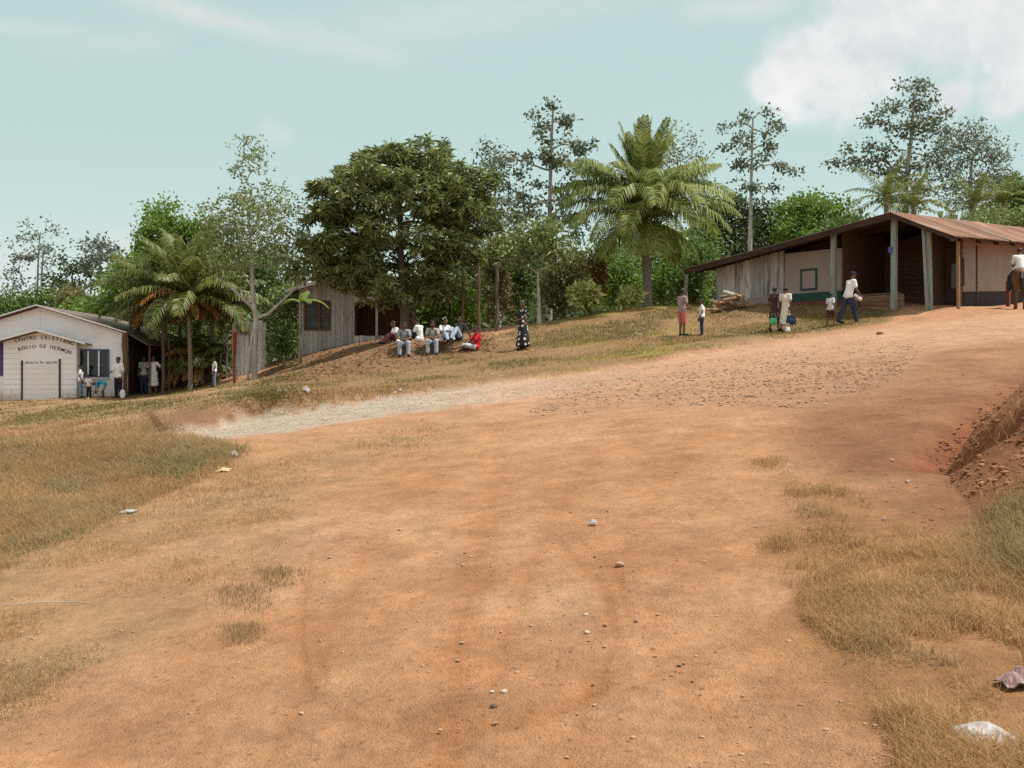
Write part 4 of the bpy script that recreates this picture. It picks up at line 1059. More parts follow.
# plank end wall
mb = MB(); u = -7.45
while u < -4.46:
    w_ = rr.uniform(.17, .28); uu = min(u + w_, -4.46); c_ = (u + uu) / 2; t_ = RZ(c_) - .12
    mb.box((c_, .48 + rr.uniform(-.012, .012), (t_ + .72) / 2), (uu - u - .012, .03, t_ - .72)); u = uu
mb.build('plank_wall', M['pale_wood'], sh)
mb = MB(); mb.box((-5.95, .46, .1), (3.0, .12, 1.24)); mb.build('foundation', M['plaster'], sh)
mb = MB()
mb.prism([(-4.44, .76), (-2.2, .76), (-2.2, 2.3), (-4.44, 2.3)], 'y', .5, .62)
mb.build('plaster_wall', M['plaster'], sh)
mb = MB(); mb.prism([(-4.44, 2.28), (-2.2, 2.28), (-2.2, RZ(-2.2) - .08), (-4.44, RZ(-4.44) - .08)], 'y', 1.0, 1.05); mb.build('gable_fill', M['dark_wood'], sh)  # dark sheet standing in for the shaded gap under the roof
mb = MB()
mb.prism([(2.8, .66), (14.5, 1.48), (14.5, 2.65 + 1.02), (2.8, 2.65 + .196)], 'x', 1.1, 1.2)
mb.build('plaster_wall', M['plaster'], sh)
mb = MB(); mb.box((-3.32, .55, .62), (2.26, .16, .30)); mb.build('wainscot', M['frame_green'], sh)['label'] = 'green painted lower band'
mb = MB(); mb.box((-3.32, .555, -.1), (2.26, .15, 1.13)); mb.build('wall_base', M['brick_red'], sh)
mb = MB(); mb.prism([(2.8, -.9), (14.5, 0), (14.5, 1.47), (2.8, .65)], 'x', 1.11, 1.215); mb.build('wainscot', M['navy'], sh)['label'] = 'navy painted lower band of the long wall'
mb = MB()
for c, d in (((-3.46, .48, 1.62), (.66, .05, .07)), ((-3.46, .48, .9), (.66, .05, .07)), ((-3.76, .48, 1.26), (.06, .05, .66)), ((-3.16, .48, 1.26), (.06, .05, .66))): mb.box(c, d)
wn = mb.build('window', M['frame_green'], sh)
mb = MB(); mb.box((-3.46, .49, 1.26), (.55, .02, .66)); mb.build('shutter', M['plaster'], wn)
# veranda interior
mb = MB()
z = -.5
while z < 2.4:
    hgt = rr.uniform(.16, .22); mb.box((-.5, 4.0 + rr.uniform(-.01, .01), z + hgt / 2), (3.5, .03, hgt - .012)); z += hgt
mb.prism([(-2.2, -.6), (1.2, -.6), (1.2, RZ(1.2) - .1), (0, RZ(0) - .1), (-2.2, RZ(-2.2) - .1)], 'y', 4.04, 4.08); mb.box((-2.2, 2.3, 1.2), (.04, 3.4, 3.6)); mb.box((1.15, 2.75, 1.2), (.06, .12, 3.2))
mb.build('inner_wall', mat('brown_inner_boards', (.17, .095, .065), (.10, .06, .045), rough=.85, stretch=(.6, 4, 4), island=.25), sh)
mb = MB(); mb.box((.75, 3.96, 1.35), (.8, .04, .9)); mb.build('inner_window', M['dark_glass'], sh)
mb = MB(); mb.box((.6, 2.05, 1.0), (.05, 1.4, 3.2)); mb.build('door', M['dark_wood'], sh)['label'] = 'dark panel standing in for the shaded doorway at the start of the long wall'  # dark panel set in the opening to paint its unlit depth
mb = MB(); mb.box((1.19, 2.62, 1.35), (.06, .5, .95)); mb.build('window_shutter', M['dark_wood'], sh)
mb = MB()
for k in range(4): mb.box((-1.1, 1.0 + rr.uniform(-.01, .01), -.28 + k * .24), (1.95, .03, .225))
mb.build('low_wall', M['tan_wood'], sh)
# bench in the veranda
bn = empty('bench', sh.matrix_world @ Vector((0, 0, 0)) if False else tuple(np.array(o) + np.array([.707 * (-.9) + .707 * .45, .707 * .9 + .707 * .45, .12])), 'rough board bench in front of the low tan wall of the shed', 'bench', rz=-math.pi / 4)
mb = MB(); mb.box((0, 0, .42), (1.7, .26, .05)); mb.build('seat', M['brown_wood'], bn)
for sx in (-.65, .65):
    mb = MB(); mb.box((sx, 0, .14), (.08, .2, .52)); mb.build('leg', M['brown_wood'], bn)
tag(MB().box((0, 0, 0), (.16, .02, .2), rz=.3, ry=.15).build('cloth', mat('blue_cloth', (.12, .13, .45), amt=.3), None, tuple(o + np.array([-.2, -.12, 1.95]))), 'small blue cloth hung on the ridge post of the shed', 'cloth')

# firewood
rr = np.random.default_rng(33)
base = np.array(at(733, 37.2))
pile = []
for k in range(22):
    lay = 0 if k < 11 else (1 if k < 17 else 2)
    xx = rr.uniform(-.8, .75) * (1 - .3 * lay); 
    pile.append((xx, rr.uniform(-.35, .35), .08 + .15 * lay + max(0, .12 * (1 - abs(xx))), rr.uniform(.35, .6), rr.uniform(.055, .085), rr.uniform(-.9, .9), rr.uniform(-.25, .25)))
wood = mat('split_log_wood', (.36, .24, .15), (.20, .13, .085), rough=.9, stretch=(4, 4, 1))
for k, (x, y, z, ln, r, a, b) in enumerate(pile):
    mb = MB(); d = Vector((math.cos(a) * math.cos(b), math.sin(a) * math.cos(b), math.sin(b))) * ln / 2
    mb.tube([tuple(-d), (0, 0, .01), tuple(d)], [r, r * 1.05, r * .9], 6)
    X, Y = base[0] + x, base[1] + y
    tag(mb.build('firewood_log', wood, None, (X, Y, gz1(X, Y) + z)), 'split log lying in the firewood heap below the plank wall', 'log', 'logs of the firewood heap')
mb = MB(); mb.tube([(-.45, 0, .16), (0, 0, .03), (.42, .05, -.14)], [.08, .09, .08], 7)
tag(mb.build('timber_beam', M['pale_wood'], None, tuple(np.array(at(735, 37.1)) + np.array([0, 0, .52]))), 'pale thick timber lying across the top of the firewood heap', 'timber')

# thin poles
post('pole', 'thin straight brown pole rising just right of the person in red', 479, 38.5, 2.55, .045, M['brown_wood'])
post('pole', 'slim pole left of the person in red, before the green bush', 463, 40, 2.3, .045, M['brown_wood'])
post('stump', 'short pale stump between the cream-leaved plants', 622, 41.5, .75, .11, M['bark_pale'], cat='stump')
post('tree_stem', 'bare vine-wrapped stem behind the woman in the long dress', 497, 39, 2.6, .07, M['bark'], cat='stem')
post('post', 'pale post at the low open end of the shed', 686, 41.5, 1.5, .08, M['bark_pale'])
# ------------------------------------------------------------------ people
def ring_caps(mb, a, b, ra, rb, n=10):
    """closed tapered capsule"""
    a = np.array(a, float); b = np.array(b, float); d = b - a; L = np.linalg.norm(d)
    if L < 1e-5: d = np.array([0, 0, 1e-4]); L = 1e-4
    t = d / L
    pts = []; rad = []
    for k in (85, 60, 30, 0): pts.append(a - t * ra * math.sin(math.radians(k))); rad.append(ra * math.cos(math.radians(k)))
    for k in (0, 30, 60, 85): pts.append(b + t * rb * math.sin(math.radians(k))); rad.append(rb * math.cos(math.radians(k)))
    mb.tube([tuple(p) for p in pts], rad, n)
def ball(mb, c, r, R=None):
    bm = bmesh.new(); bmesh.ops.create_icosphere(bm, subdivisions=3, radius=1.0)
    P = np.array([v.co[:] for v in bm.verts]) * np.array(r); Fs = [tuple(v.index for v in f.verts) for f in bm.faces]; bm.free()
    if R is not None: P = P @ np.array(R).T
    mb.add(P + np.array(c), Fs)
def remesh(mb, name, voxel, mat_, parent, smooth_it=2):
    me = mb.mesh(name + '_raw'); o = bpy.data.objects.new(name, me); COL.objects.link(o)
    m = o.modifiers.new('r', 'REMESH'); m.mode = 'VOXEL'; m.voxel_size = voxel; m.use_smooth_shade = True
    s_ = o.modifiers.new('s', 'SMOOTH'); s_.factor = .5; s_.iterations = smooth_it
    dg = bpy.context.evaluated_depsgraph_get()
    me2 = bpy.data.meshes.new_from_object(o.evaluated_get(dg)); me2.name = name
    o.modifiers.clear(); o.data = me2; bpy.data.meshes.remove(me)
    me2.materials.clear(); me2.materials.append(mat_)
    o.parent = parent
    return o

SKIN = mat('brown_skin', (.17, .085, .055), (.13, .065, .04), rough=.55, bump=0, amt=.2)
HAIRM = mat('black_hair', (.012, .010, .010), amt=.3, rough=.5, bscale=120)
_cl = {}
def cloth(c, amt=.18):
    k = tuple(round(x, 3) for x in c)
    if k not in _cl: _cl[k] = mat('cloth_%d' % len(_cl), c, amt=amt, rough=.9, scale=5, bump=.25, bscale=14, spec=.1)
    return _cl[k]
def patterned(name, a, b, scale, thr=.33):
    m, nt, out = newmat(name); L = nt.links.new
    bs = N(nt, 'ShaderNodeBsdfPrincipled'); bs.inputs['Roughness'].default_value = .9
    tc = N(nt, 'ShaderNodeTexCoord'); vo = N(nt, 'ShaderNodeTexVoronoi'); vo.inputs['Scale'].default_value = scale; vo.inputs['Randomness'].default_value = .55
    L(tc.outputs['Object'], vo.inputs['Vector'])
    nz = N(nt, 'ShaderNodeTexNoise'); nz.inputs['Scale'].default_value = scale * 3; L(tc.outputs['Object'], nz.inputs['Vector'])
    ad = N(nt, 'ShaderNodeMath', operation='MULTIPLY_ADD'); L(nz.outputs[0], ad.inputs[0]); ad.inputs[1].default_value = .25; L(vo.outputs['Distance'], ad.inputs[2])
    mr = N(nt, 'ShaderNodeMapRange'); mr.inputs[1].default_value = thr + .08; mr.inputs[2].default_value = thr + .16; L(ad.outputs[0], mr.inputs[0])
    mx = N(nt, 'ShaderNodeMix', data_type='RGBA'); mx.inputs[6].default_value = rgba(b); mx.inputs[7].default_value = rgba(a); L(mr.outputs[0], mx.inputs[0])
    L(mx.outputs[2], bs.inputs['Base Color']); L(bs.outputs[0], out.inputs[0]); return m
WHITE = cloth((.80, .80, .80), .08); JEANS = cloth((.20, .28, .38)); DARKP = cloth((.025, .028, .04)); NAVYP = cloth((.04, .055, .10)); RED = cloth((.52, .03, .04)); GREYS = cloth((.28, .31, .31)); PALEJ = cloth((.38, .45, .53)); CORAL = cloth((.55, .16, .14)); BLUET = cloth((.05, .34, .52)); CREAM = cloth((.70, .66, .56)); MAROON = cloth((.11, .03, .035)); PALEG = cloth((.45, .47, .44))
DRESS_BW = patterned('black_white_floral', (.015, .013, .018), (.75, .73, .70), 6.5, .30)
DRESS_R = patterned('dark_red_print', (.05, .015, .022), (.48, .24, .26), 9, .2)
SKIRT_BW = patterned('white_black_print', (.70, .70, .70), (.06, .06, .07), 8, .16)
CHECK = patterned('grey_red_print', (.30, .20, .20), (.42, .40, .40), 14, .3)

def pose_stand(dx=.0, stride=0.0, lean=0.0, arms=((.17, .0, .80, .17, .08, .78), None), w=1.0):
    """joints in metres for a 1.65 m figure facing +y"""
    J = dict(pelvis=(0, 0, .90), waist=(0, lean * .3, 1.03), chest=(0, lean * .65, 1.22), neck=(0, lean * .95 + .005, 1.385), head=(0, lean * 1.1 + .02, 1.53))
    for s_, n in ((-1, 'l'), (1, 'r')):
        st = stride * s_
        J['hip' + n] = (s_ * .085, 0, .87); J['knee' + n] = (s_ * .095, st * .55 + .02, .47); J['ank' + n] = (s_ * .10, st - (.05 if st < 0 else 0), .085 + (.04 if st < 0 else 0)); J['toe' + n] = (s_ * .125, st + .15, .035)
        J['sh' + n] = (s_ * .165, lean * .85, 1.33); J['elb' + n] = (s_ * .215, lean * .7 - .02 - st * .35, 1.07); J['wri' + n] = (s_ * .215, lean * .8 + .08 - st * .6, .85)
    return J
def pose_ledge():
    J = dict(pelvis=(0, -.43, .46), waist=(0, -.43, .60), chest=(0, -.36, .79), neck=(0, -.28, .95), head=(0, -.21, 1.09))
    for s_, n in ((-1, 'l'), (1, 'r')):
        J['hip' + n] = (s_ * .09, -.40, .45); J['knee' + n] = (s_ * .15, .02, .49); J['ank' + n] = (s_ * .15, .04, .09); J['toe' + n] = (s_ * .19, .19, .035)
        J['sh' + n] = (s_ * .165, -.31, .90); J['elb' + n] = (s_ * .23, -.16, .66); J['wri' + n] = (s_ * .07, .04, .60)
    return J
def pose_ground(knee=.38, ext=.70, lean=-.08, back=False):
    J = dict(pelvis=(0, 0, .12), waist=(0, lean * .3, .25), chest=(0, lean, .45), neck=(0, lean * 1.1 + .03, .61), head=(0, lean + .08, .755))
    for s_, n in ((-1, 'l'), (1, 'r')):
        J['hip' + n] = (s_ * .09, .03, .12); J['knee' + n] = (s_ * .12, (ext - .05) * .52, knee); J['ank' + n] = (s_ * .12, ext, .075); J['toe' + n] = (s_ * .14, ext + .11, .12 if ext > .8 else .04)
        J['sh' + n] = (s_ * .165, lean * 1.05, .56)
        if back: J['elb' + n] = (s_ * .24, lean - .14, .31); J['wri' + n] = (s_ * .22, lean - .28, .05)
        else: J['elb' + n] = (s_ * .22, .12, .36); J['wri' + n] = (s_ * .12, .30, knee * .95)
    return J
def pose_bend():
    J = dict(pelvis=(0, -.12, .86), waist=(0, .02, .95), chest=(0, .22, .98), neck=(0, .40, .95), head=(0, .54, .90))
    for s_, n in ((-1, 'l'), (1, 'r')):
        J['hip' + n] = (s_ * .085, -.10, .83); J['knee' + n] = (s_ * .10, .04, .46); J['ank' + n] = (s_ * .11, -.02, .085); J['toe' + n] = (s_ * .13, .14, .035)
        J['sh' + n] = (s_ * .165, .33, .95); J['elb' + n] = (s_ * .18, .36, .68); J['wri' + n] = (s_ * .14, .42, .46)
    return J
def pose_ride():
    J = dict(pelvis=(0, 0, .90), waist=(0, .03, 1.03), chest=(0, .10, 1.22), neck=(0, .17, 1.37), head=(0, .24, 1.50))
    for s_, n in ((-1, 'l'), (1, 'r')):
        J['hip' + n] = (s_ * .10, .02, .88); J['knee' + n] = (s_ * .29, .34, .66); J['ank' + n] = (s_ * .30, .22, .27); J['toe' + n] = (s_ * .32, .38, .25)
        J['sh' + n] = (s_ * .165, .14, 1.31); J['elb' + n] = (s_ * .21, .22, 1.06); J['wri' + n] = (s_ * .08, .42, 1.0)
    return J

def hand(mb, el, wr, side):
    e = np.array(el); w = np.array(wr); d = unit((w - e)[None])[0]
    lat = np.array([side, 0, 0.0]); lat = unit((lat - d * lat.dot(d))[None])[0]; nrm = np.cross(d, lat)
    palm = w + d * .085
    ring_caps(mb, w, palm, .026, .032, 8)
    for k, ln in enumerate((.062, .074, .07, .054)):
        b = palm + nrm * (k - 1.5) * .019
        m_ = b + d * ln * .6 - lat * .012; t_ = m_ + d * ln * .35 - lat * .03
        ring_caps(mb, b, m_, .0085, .008, 6); ring_caps(mb, m_, t_, .008, .0065, 6)
    b = w + d * .03 + nrm * -.025; m_ = b + d * .035 - nrm * .03 - lat * .012
    ring_caps(mb, b, m_, .011, .010, 6); ring_caps(mb, m_, m_ + d * .03 - nrm * .006, .010, .008, 6)

def person(label, loc, H, rz, J, top=None, legs=None, hair='short', skirt=None, dress=None, sleeves=.6, shorts=1.0, shoes=True, hat=None, group=None, female=False):
    k = H / 1.65
    # children have bigger heads
    hk = 1.0 + max(0, (1.45 - H)) * .35
    root = empty('person', loc, label, 'person', group, rz)
    J = {a: np.array(v) * k for a, v in J.items()}
    hd = J['head']; nk = J['neck']; ax = unit((hd - nk)[None])[0]
    vox = .0125 * max(k, .7)
    b = MB()
    r = lambda x: x * k
    shw = 1.0 if not female else .92
    # trunk
    ring_caps(b, J['hipl'], J['hipr'], r(.092), r(.092)); ring_caps(b, J['pelvis'], J['waist'], r(.115), r(.105)); ring_caps(b, J['waist'], J['chest'], r(.105), r(.12))
    ring_caps(b, J['shl'] * [1, 1, 1], J['shr'], r(.055), r(.055)); ring_caps(b, J['chest'], nk - ax * r(.05), r(.12), r(.06)); ring_caps(b, nk - ax * r(.04), hd - ax * r(.05), r(.052), r(.05))
    for n, s_ in (('l', -1), ('r', 1)):
        ring_caps(b, J['sh' + n], J['elb' + n], r(.048), r(.037)); ring_caps(b, J['elb' + n], J['wri' + n], r(.037), r(.025))
        ring_caps(b, J['hip' + n], J['knee' + n], r(.083), r(.055)); ring_caps(b, J['knee' + n], J['ank' + n], r(.055), r(.036))
        ring_caps(b, J['ank' + n] - [0, 0, r(.035)], J['toe' + n], r(.042), r(.03))
        hand(b, J['elb' + n], J['wri' + n], s_)
    # head: skull, jaw, nose, brow, ears, lips
    z = np.array([0, 0, 1.0]); fw = np.array([0, 1.0, 0]); fw = unit((fw - ax * ax.dot(fw) * .7)[None])[0]
    q = r(1) * hk
    ball(b, hd + ax * .015 * q, np.array([.076, .096, .105]) * q)
    ring_caps(b, hd - ax * .045 * q + fw * .03 * q, hd - ax * .085 * q + fw * .045 * q, .055 * q, .036 * q)
    ring_caps(b, hd + ax * .012 * q + fw * .092 * q, hd - ax * .024 * q + fw * .112 * q, .010 * q, .017 * q, 8)
    ring_caps(b, hd + ax * .03 * q + fw * .086 * q + np.array([-.035, 0, 0]) * q, hd + ax * .03 * q + fw * .086 * q + np.array([.035, 0, 0]) * q, .013 * q, .013 * q, 8)
    ring_caps(b, hd - ax * .058 * q + fw * .082 * q + np.array([-.02, 0, 0]) * q, hd - ax * .058 * q + fw * .082 * q + np.array([.02, 0, 0]) * q, .012 * q, .012 * q, 8)
    for s_ in (-1, 1): ball(b, hd + np.array([s_ * .08, -.005, -.005]) * q, np.array([.012, .024, .034]) * q)
    remesh(b, 'body', vox, SKIN, root)
    # hair
    h = MB(); ball(h, hd + ax * .034 * q - fw * .014 * q, np.array([.083, .098, .098]) * q)
    if hair == 'long':
        ring_caps(h, hd - fw * .06 * q, hd - fw * .09 * q - z * .18 * q, .07 * q, .045 * q)
    if hair == 'bun': ball(h, hd - fw * .10 * q + ax * .02 * q, np.array([.05, .05, .05]) * q)
    hm = h.mesh('hair')
    # cut the hair away from the face
    bm = bmesh.new(); bm.from_mesh(hm)
    dv = [v for v in bm.verts if (np.array(v.co) - hd).dot(fw) > .045 * q and (np.array(v.co) - hd).dot(ax) < .065 * q]
    dv += [v for v in bm.verts if hair == 'short' and (np.array(v.co) - hd).dot(ax) < -.02 * q and (np.array(v.co) - hd).dot(fw) > -.05 * q and v not in dv]
    bmesh.ops.delete(bm, geom=list(set(dv)), context='VERTS'); bm.to_mesh(hm); bm.free()
    hm.materials.append(HAIRM); hm.polygons.foreach_set('use_smooth', [True] * len(hm.polygons)); link(bpy.data.objects.new('hair', hm), root)
    if hat:
        m_ = MB(); ball(m_, hd + ax * .055 * q - fw * .005 * q, np.array([.092, .108, .075]) * q); ring_caps(m_, hd + ax * .06 * q + fw * .09 * q + np.array([-.05, 0, 0]) * q, hd + ax * .06 * q + fw * .09 * q + np.array([.05, 0, 0]) * q, .02 * q, .02 * q)
        ring_caps(m_, hd + ax * .05 * q + fw * .12 * q + np.array([-.045, 0, 0]) * q, hd + ax * .05 * q + fw * .12 * q + np.array([.045, 0, 0]) * q, .016 * q, .016 * q)
        remesh(m_, 'cap', vox, hat, root)
    e = r(.016)
    def lower(a, b_, f): return a + (b_ - a) * f
    if top is not None or dress is not None:
        t = MB()
        ring_caps(t, J['pelvis'], J['waist'], r(.118) + e, r(.112) + e); ring_caps(t, J['waist'], J['chest'], r(.110) + e, r(.122) + e)
        if legs is not None and dress is None: up_ = J['waist'] - J['pelvis']; ring_caps(t, J['hipl'] + up_ * .05, J['hipr'] + up_ * .05, r(.098) + e * 1.1, r(.098) + e * 1.1)
        ring_caps(t, J['shl'], J['shr'], r(.058) + e * .8, r(.058) + e * .8); ring_caps(t, J['chest'], nk - ax * r(.075), r(.122) + e, r(.062) + e * .6)
        if sleeves:
            for n in 'lr':
                f = min(sleeves, 1.0); ring_caps(t, J['sh' + n], lower(J['sh' + n], J['elb' + n], f), r(.05) + e, r(.048) + e)
                if sleeves > 1: ring_caps(t, J['elb' + n], lower(J['elb' + n], J['wri' + n], sleeves - 1), r(.045) + e, r(.032) + e)
        if dress is not None:
            n_ = 26; w0 = J['waist']; 
            for i in range(n_):
                f = i / (n_ - 1); c = np.array([w0[0], w0[1] * (1 - f), w0[2] * (1 - f) + r(skirt[0]) * f]); rad = r(.125) + (r(skirt[1]) - r(.125)) * f ** .8
                ball(t, c, (rad, rad * .82, r(.075)))
            remesh(t, 'dress', vox * 1.15, dress, root)
        else: remesh(t, 'shirt', vox, top, root)
    if legs is not None:
        t = MB()
        if skirt is not None and dress is None:
            n_ = 22; w0 = J['waist']
            for i in range(n_):
                f = i / (n_ - 1); c = np.array([w0[0], w0[1] * (1 - f), w0[2] * (1 - f) + r(skirt[0]) * f]); rad = r(.126) + (r(skirt[1]) - r(.126)) * f ** .8
                ball(t, c, (rad + e * .5, rad * .82 + e * .5, r(.07)))
            remesh(t, 'skirt', vox * 1.1, legs, root)
        else:
            ring_caps(t, J['hipl'], J['hipr'], r(.095) + e * .7, r(.095) + e * .7); ring_caps(t, J['pelvis'], lower(J['pelvis'], J['waist'], .6), r(.115) + e * .6, r(.108) + e * .6)
            for n in 'lr':
                fk = min(1, shorts * 2) if shorts < .5 else 1
                ring_caps(t, J['hip' + n], lower(J['hip' + n], J['knee' + n], fk), r(.088) + e, r(.066) + e)
                if shorts >= .5: ring_caps(t, J['knee' + n], lower(J['knee' + n], J['ank' + n], (shorts - .5) * 2), r(.064) + e, r(.052) + e)
            remesh(t, 'shorts' if shorts < .6 else 'trousers', vox, legs, root)
    if shoes:
        for n in 'lr':
            t = MB(); ring_caps(t, J['ank' + n] - [0, 0, r(.035)], J['toe' + n], r(.05), r(.038)); ring_caps(t, J['ank' + n] - [0, 0, r(.01)], J['ank' + n] - [0, 0, r(.04)], r(.046), r(.05))
            remesh(t, 'shoe', vox, DARKP, root, 1)
    return root

PI = math.pi
LFT, RGT, CAMW, AWAY = PI / 2, -PI / 2, PI, 0.0        # +y turned to left, right, viewer, away
def sole(px, Y): return at(px, Y, -.005)
# by the church
person('teenager in white top and blue jeans standing beside the church porch wall', sole(80.5, 42.8), 1.42, RGT + .3, pose_stand(), WHITE, JEANS, sleeves=.5)
person('small child in white shirt crouched between the teenager and the bending child', sole(89, 42.7), .98, CAMW, pose_stand(lean=.12), WHITE, DARKP, sleeves=.7)
person('child bending over in a bright blue shirt below the church window', sole(103, 42.7), 1.12, LFT, pose_bend(), BLUET, PALEG, sleeves=.8, shorts=.45)
J = pose_stand(); J['elbr'] = (.25, .05, 1.08); J['wrir'] = (.20, .28, 1.02)
man = person('man in white shirt and dark trousers standing at the church corner', sole(118.5, 42.6), 1.75, CAMW - .3, J, WHITE, DARKP, sleeves=.9)
person('person in pale shirt and blue trousers standing in the shade right of the church', sole(144, 44.2), 1.68, CAMW, pose_stand(), PALEG, NAVYP)
J = pose_stand(); J['elbl'] = (-.33, -.03, 1.12); J['wril'] = (-.38, .05, 1.22)
person('woman in white blouse and printed white skirt in the shade right of the church', sole(153.5, 44.0), 1.68, CAMW, J, WHITE, SKIRT_BW, skirt=(.38, .23), hair='bun', female=True, shoes=False)
person('boy in white T-shirt and jeans standing among the feather palms', sole(214.5, 43.6), 1.32, LFT + .4, pose_stand(), WHITE, JEANS, sleeves=.6)
# on the bank under the mango
person('seated person in grey shirt and pale jeans, left of the two facing the road', sole(404, 34.45), 1.66, CAMW + .1, pose_ledge(), GREYS, PALEJ)
person('seated person in olive grey shirt and jeans, right of the two facing the road', sole(432, 34.45), 1.62, CAMW, pose_ledge(), cloth((.36, .37, .31)), PALEJ)
person('person in white vest sitting behind the one in grey shirt, at the left end', sole(396.5, 35.3), 1.55, LFT + .5, pose_ground(.36, .55, .05), WHITE, MAROON)
person('person in white shirt turned away, sitting between the two facing the road', sole(420, 35.6), 1.62, LFT - .5, pose_ground(.38, .6, .04), WHITE, DARKP, sleeves=.7)
person('person in white shirt with knees drawn up, next to the dark-topped one', sole(445, 34.9), 1.55, CAMW + .5, pose_ground(.40, .50, -.02), WHITE, PALEJ)
person('person in dark top and pale jeans leaning back beside the one in red', sole(459, 35.0), 1.58, LFT + .9, pose_ground(.42, .55, -.12, True), cloth((.06, .07, .075)), PALEJ)
person('person in bright red shirt sitting with bare legs stretched out', sole(476, 34.6), 1.62, LFT + .45, pose_ground(.18, .86, -.05), RED, cloth((.52, .58, .66)), shorts=.5, shoes=False, sleeves=.9)
J = pose_stand(); J['elbr'] = (.26, .04, 1.10); J['wrir'] = (.08, .22, 1.10); J['elbl'] = (-.25, .04, 1.10); J['wril'] = (-.06, .2, 1.02)
person('woman in long black and white patterned dress standing alone on the bank', sole(523, 33.5), 1.62, LFT + .5, J, None, None, dress=DRESS_BW, skirt=(.16, .30), hair='bun', female=True)
# on the rise and by the shed
J = pose_stand(); J['elbr'] = (.24, .03, 1.08); J['wrir'] = (.12, .25, 1.04); J['elbl'] = (-.24, .03, 1.08); J['wril'] = (-.08, .25, 1.0)
person('youth in printed top and coral red shorts on the grassy rise', sole(682, 33), 1.56, RGT + .5, J, CHECK, CORAL, shorts=.52, sleeves=.6)
person('small child in white shirt and dark trousers facing the youth in coral shorts', sole(702, 33), 1.2, LFT - .2, pose_stand(), WHITE, NAVYP, sleeves=.6)
person('woman in dark red printed dress walking beside the woman in cream', sole(774.5, 33.3), 1.5, RGT + .9, pose_stand(stride=.12), None, None, dress=DRESS_R, skirt=(.50, .21), hair='bun', female=True)
person('woman in cream dress walking with a dark bag', sole(785.5, 33), 1.5, RGT + .9, pose_stand(stride=.14), None, None, dress=CREAM, skirt=(.30, .22), hair='bun', female=True)
person('small child in pale shirt and maroon shorts walking behind the man in white', sole(830.5, 33), 1.12, RGT + .7, pose_stand(stride=.14), cloth((.62, .64, .64)), MAROON, shorts=.45, shoes=False)
J = pose_stand(stride=.24, lean=.14); J['elbr'] = (.22, .16, 1.06); J['wrir'] = (.20, .34, .86)
person('man in white polo shirt, dark trousers and cap striding toward the shed', sole(848, 33), 1.72, RGT + .25, J, WHITE, NAVYP, hat=DARKP, sleeves=.6)

# things they carry
def bag(name, label, px, Y, dz, w, h, m, rz=0):
    mb = MB(); mb.prism([(-w * .36, -h * .42), (w * .36, -h * .42), (w * .30, h * .26), (-w * .30, h * .26)], 'y', -w * .14, w * .14); ball(mb, (0, 0, -h * .18), (w * .40, w * .22, h * .28))
    x, y, z = at(px, Y)
    root = empty(name, (x, y, z + dz), label, 'bag', rz=rz)
    remesh(mb, 'pouch', .02, m, root, 4)
    t = MB(); t.tube([(-w * .2, 0, h * .38), (-w * .12, 0, h * .72), (w * .12, 0, h * .72), (w * .2, 0, h * .38)], .010, 6); t.build('handle', m, root)
bag('handbag', 'bright green bag carried low by the woman in the dark red dress', 773.5, 33.05, .42, .34, .30, cloth((.12, .50, .28)))
bag('handbag', 'large navy bag hanging at the side of the woman in cream', 791, 32.85, .42, .44, .46, NAVYP)
bag('plastic_bag', 'white plastic bag standing at the feet of the woman in cream', 788, 32.7, .12, .22, .24, WHITE)
x, y, z = at(857.5, 32.9)
mb = MB(); ring_caps(mb, (-.06, 0, .06), (.08, 0, -.06), .055, .07); tag(remesh(mb, 'bundle', .015, WHITE, None), 'white bundle in the hand of the striding man', 'bundle').location = (x, y, z + .82)
# long-handled tool held by the man at the church
x, y, z = at(122.5, 42.4)
t = empty('shovel', (x, y, z), 'long-handled tool with a pale blade held upright at the church corner', 'shovel')
mb = MB(); mb.tube([(0, 0, .3), (.02, .05, 1.25)], .018, 8); mb.build('handle', M['bark_white'], t)
mb = MB(); ball(mb, (0, 0, .18), (.12, .02, .2)); mb.build('blade', WHITE, t, smooth=True)

# ------------------------------------------------------------------ horse and rider
HB = mat('brown_horse_coat', (.15, .075, .035), (.10, .05, .025), rough=.6, bump=.05)
hx, hy, hz_ = at(1020, 33.6)
hr = empty('horse', (hx, hy, hz_), 'brown horse with a rider, half cut by the right edge', 'horse', rz=-.42)
b = MB()
ring_caps(b, (0, -.45, 1.05), (0, .42, 1.03), .29, .28, 14); ball(b, (0, -.52, 1.08), (.25, .30, .30)); ball(b, (0, .48, 1.02), (.22, .26, .31))
ring_caps(b, (0, .58, 1.12), (0, .98, 1.52), .20, .11); ring_caps(b, (0, .97, 1.55), (0, 1.34, 1.33), .12, .062)
for s_ in (-1, 1):
    ring_caps(b, (s_ * .04 + s_ * .03, .96, 1.64), (s_ * .07, .95, 1.74), .03, .008, 6)
    x = s_ * .14
    ring_caps(b, (x, .50, .92), (x, .50, .48), .115, .06); ring_caps(b, (x, .50, .48), (x, .48, .12), .05, .034); ring_caps(b, (x, .48, .12), (x, .53, .03), .036, .05)
    st = .10 * s_
    ring_caps(b, (x, -.56, 1.0), (x, -.42 + st, .66), .17, .085); ring_caps(b, (x, -.42 + st, .66), (x, -.70 + st, .46), .075, .05); ring_caps(b, (x, -.70 + st, .46), (x, -.62 + st, .12), .046, .034); ring_caps(b, (x, -.62 + st, .12), (x, -.56 + st, .03), .036, .05)
remesh(b, 'body', .022, HB, hr, 3)
DK = mat('dark_horse_hair', (.02, .015, .012), amt=.4, rough=.6)
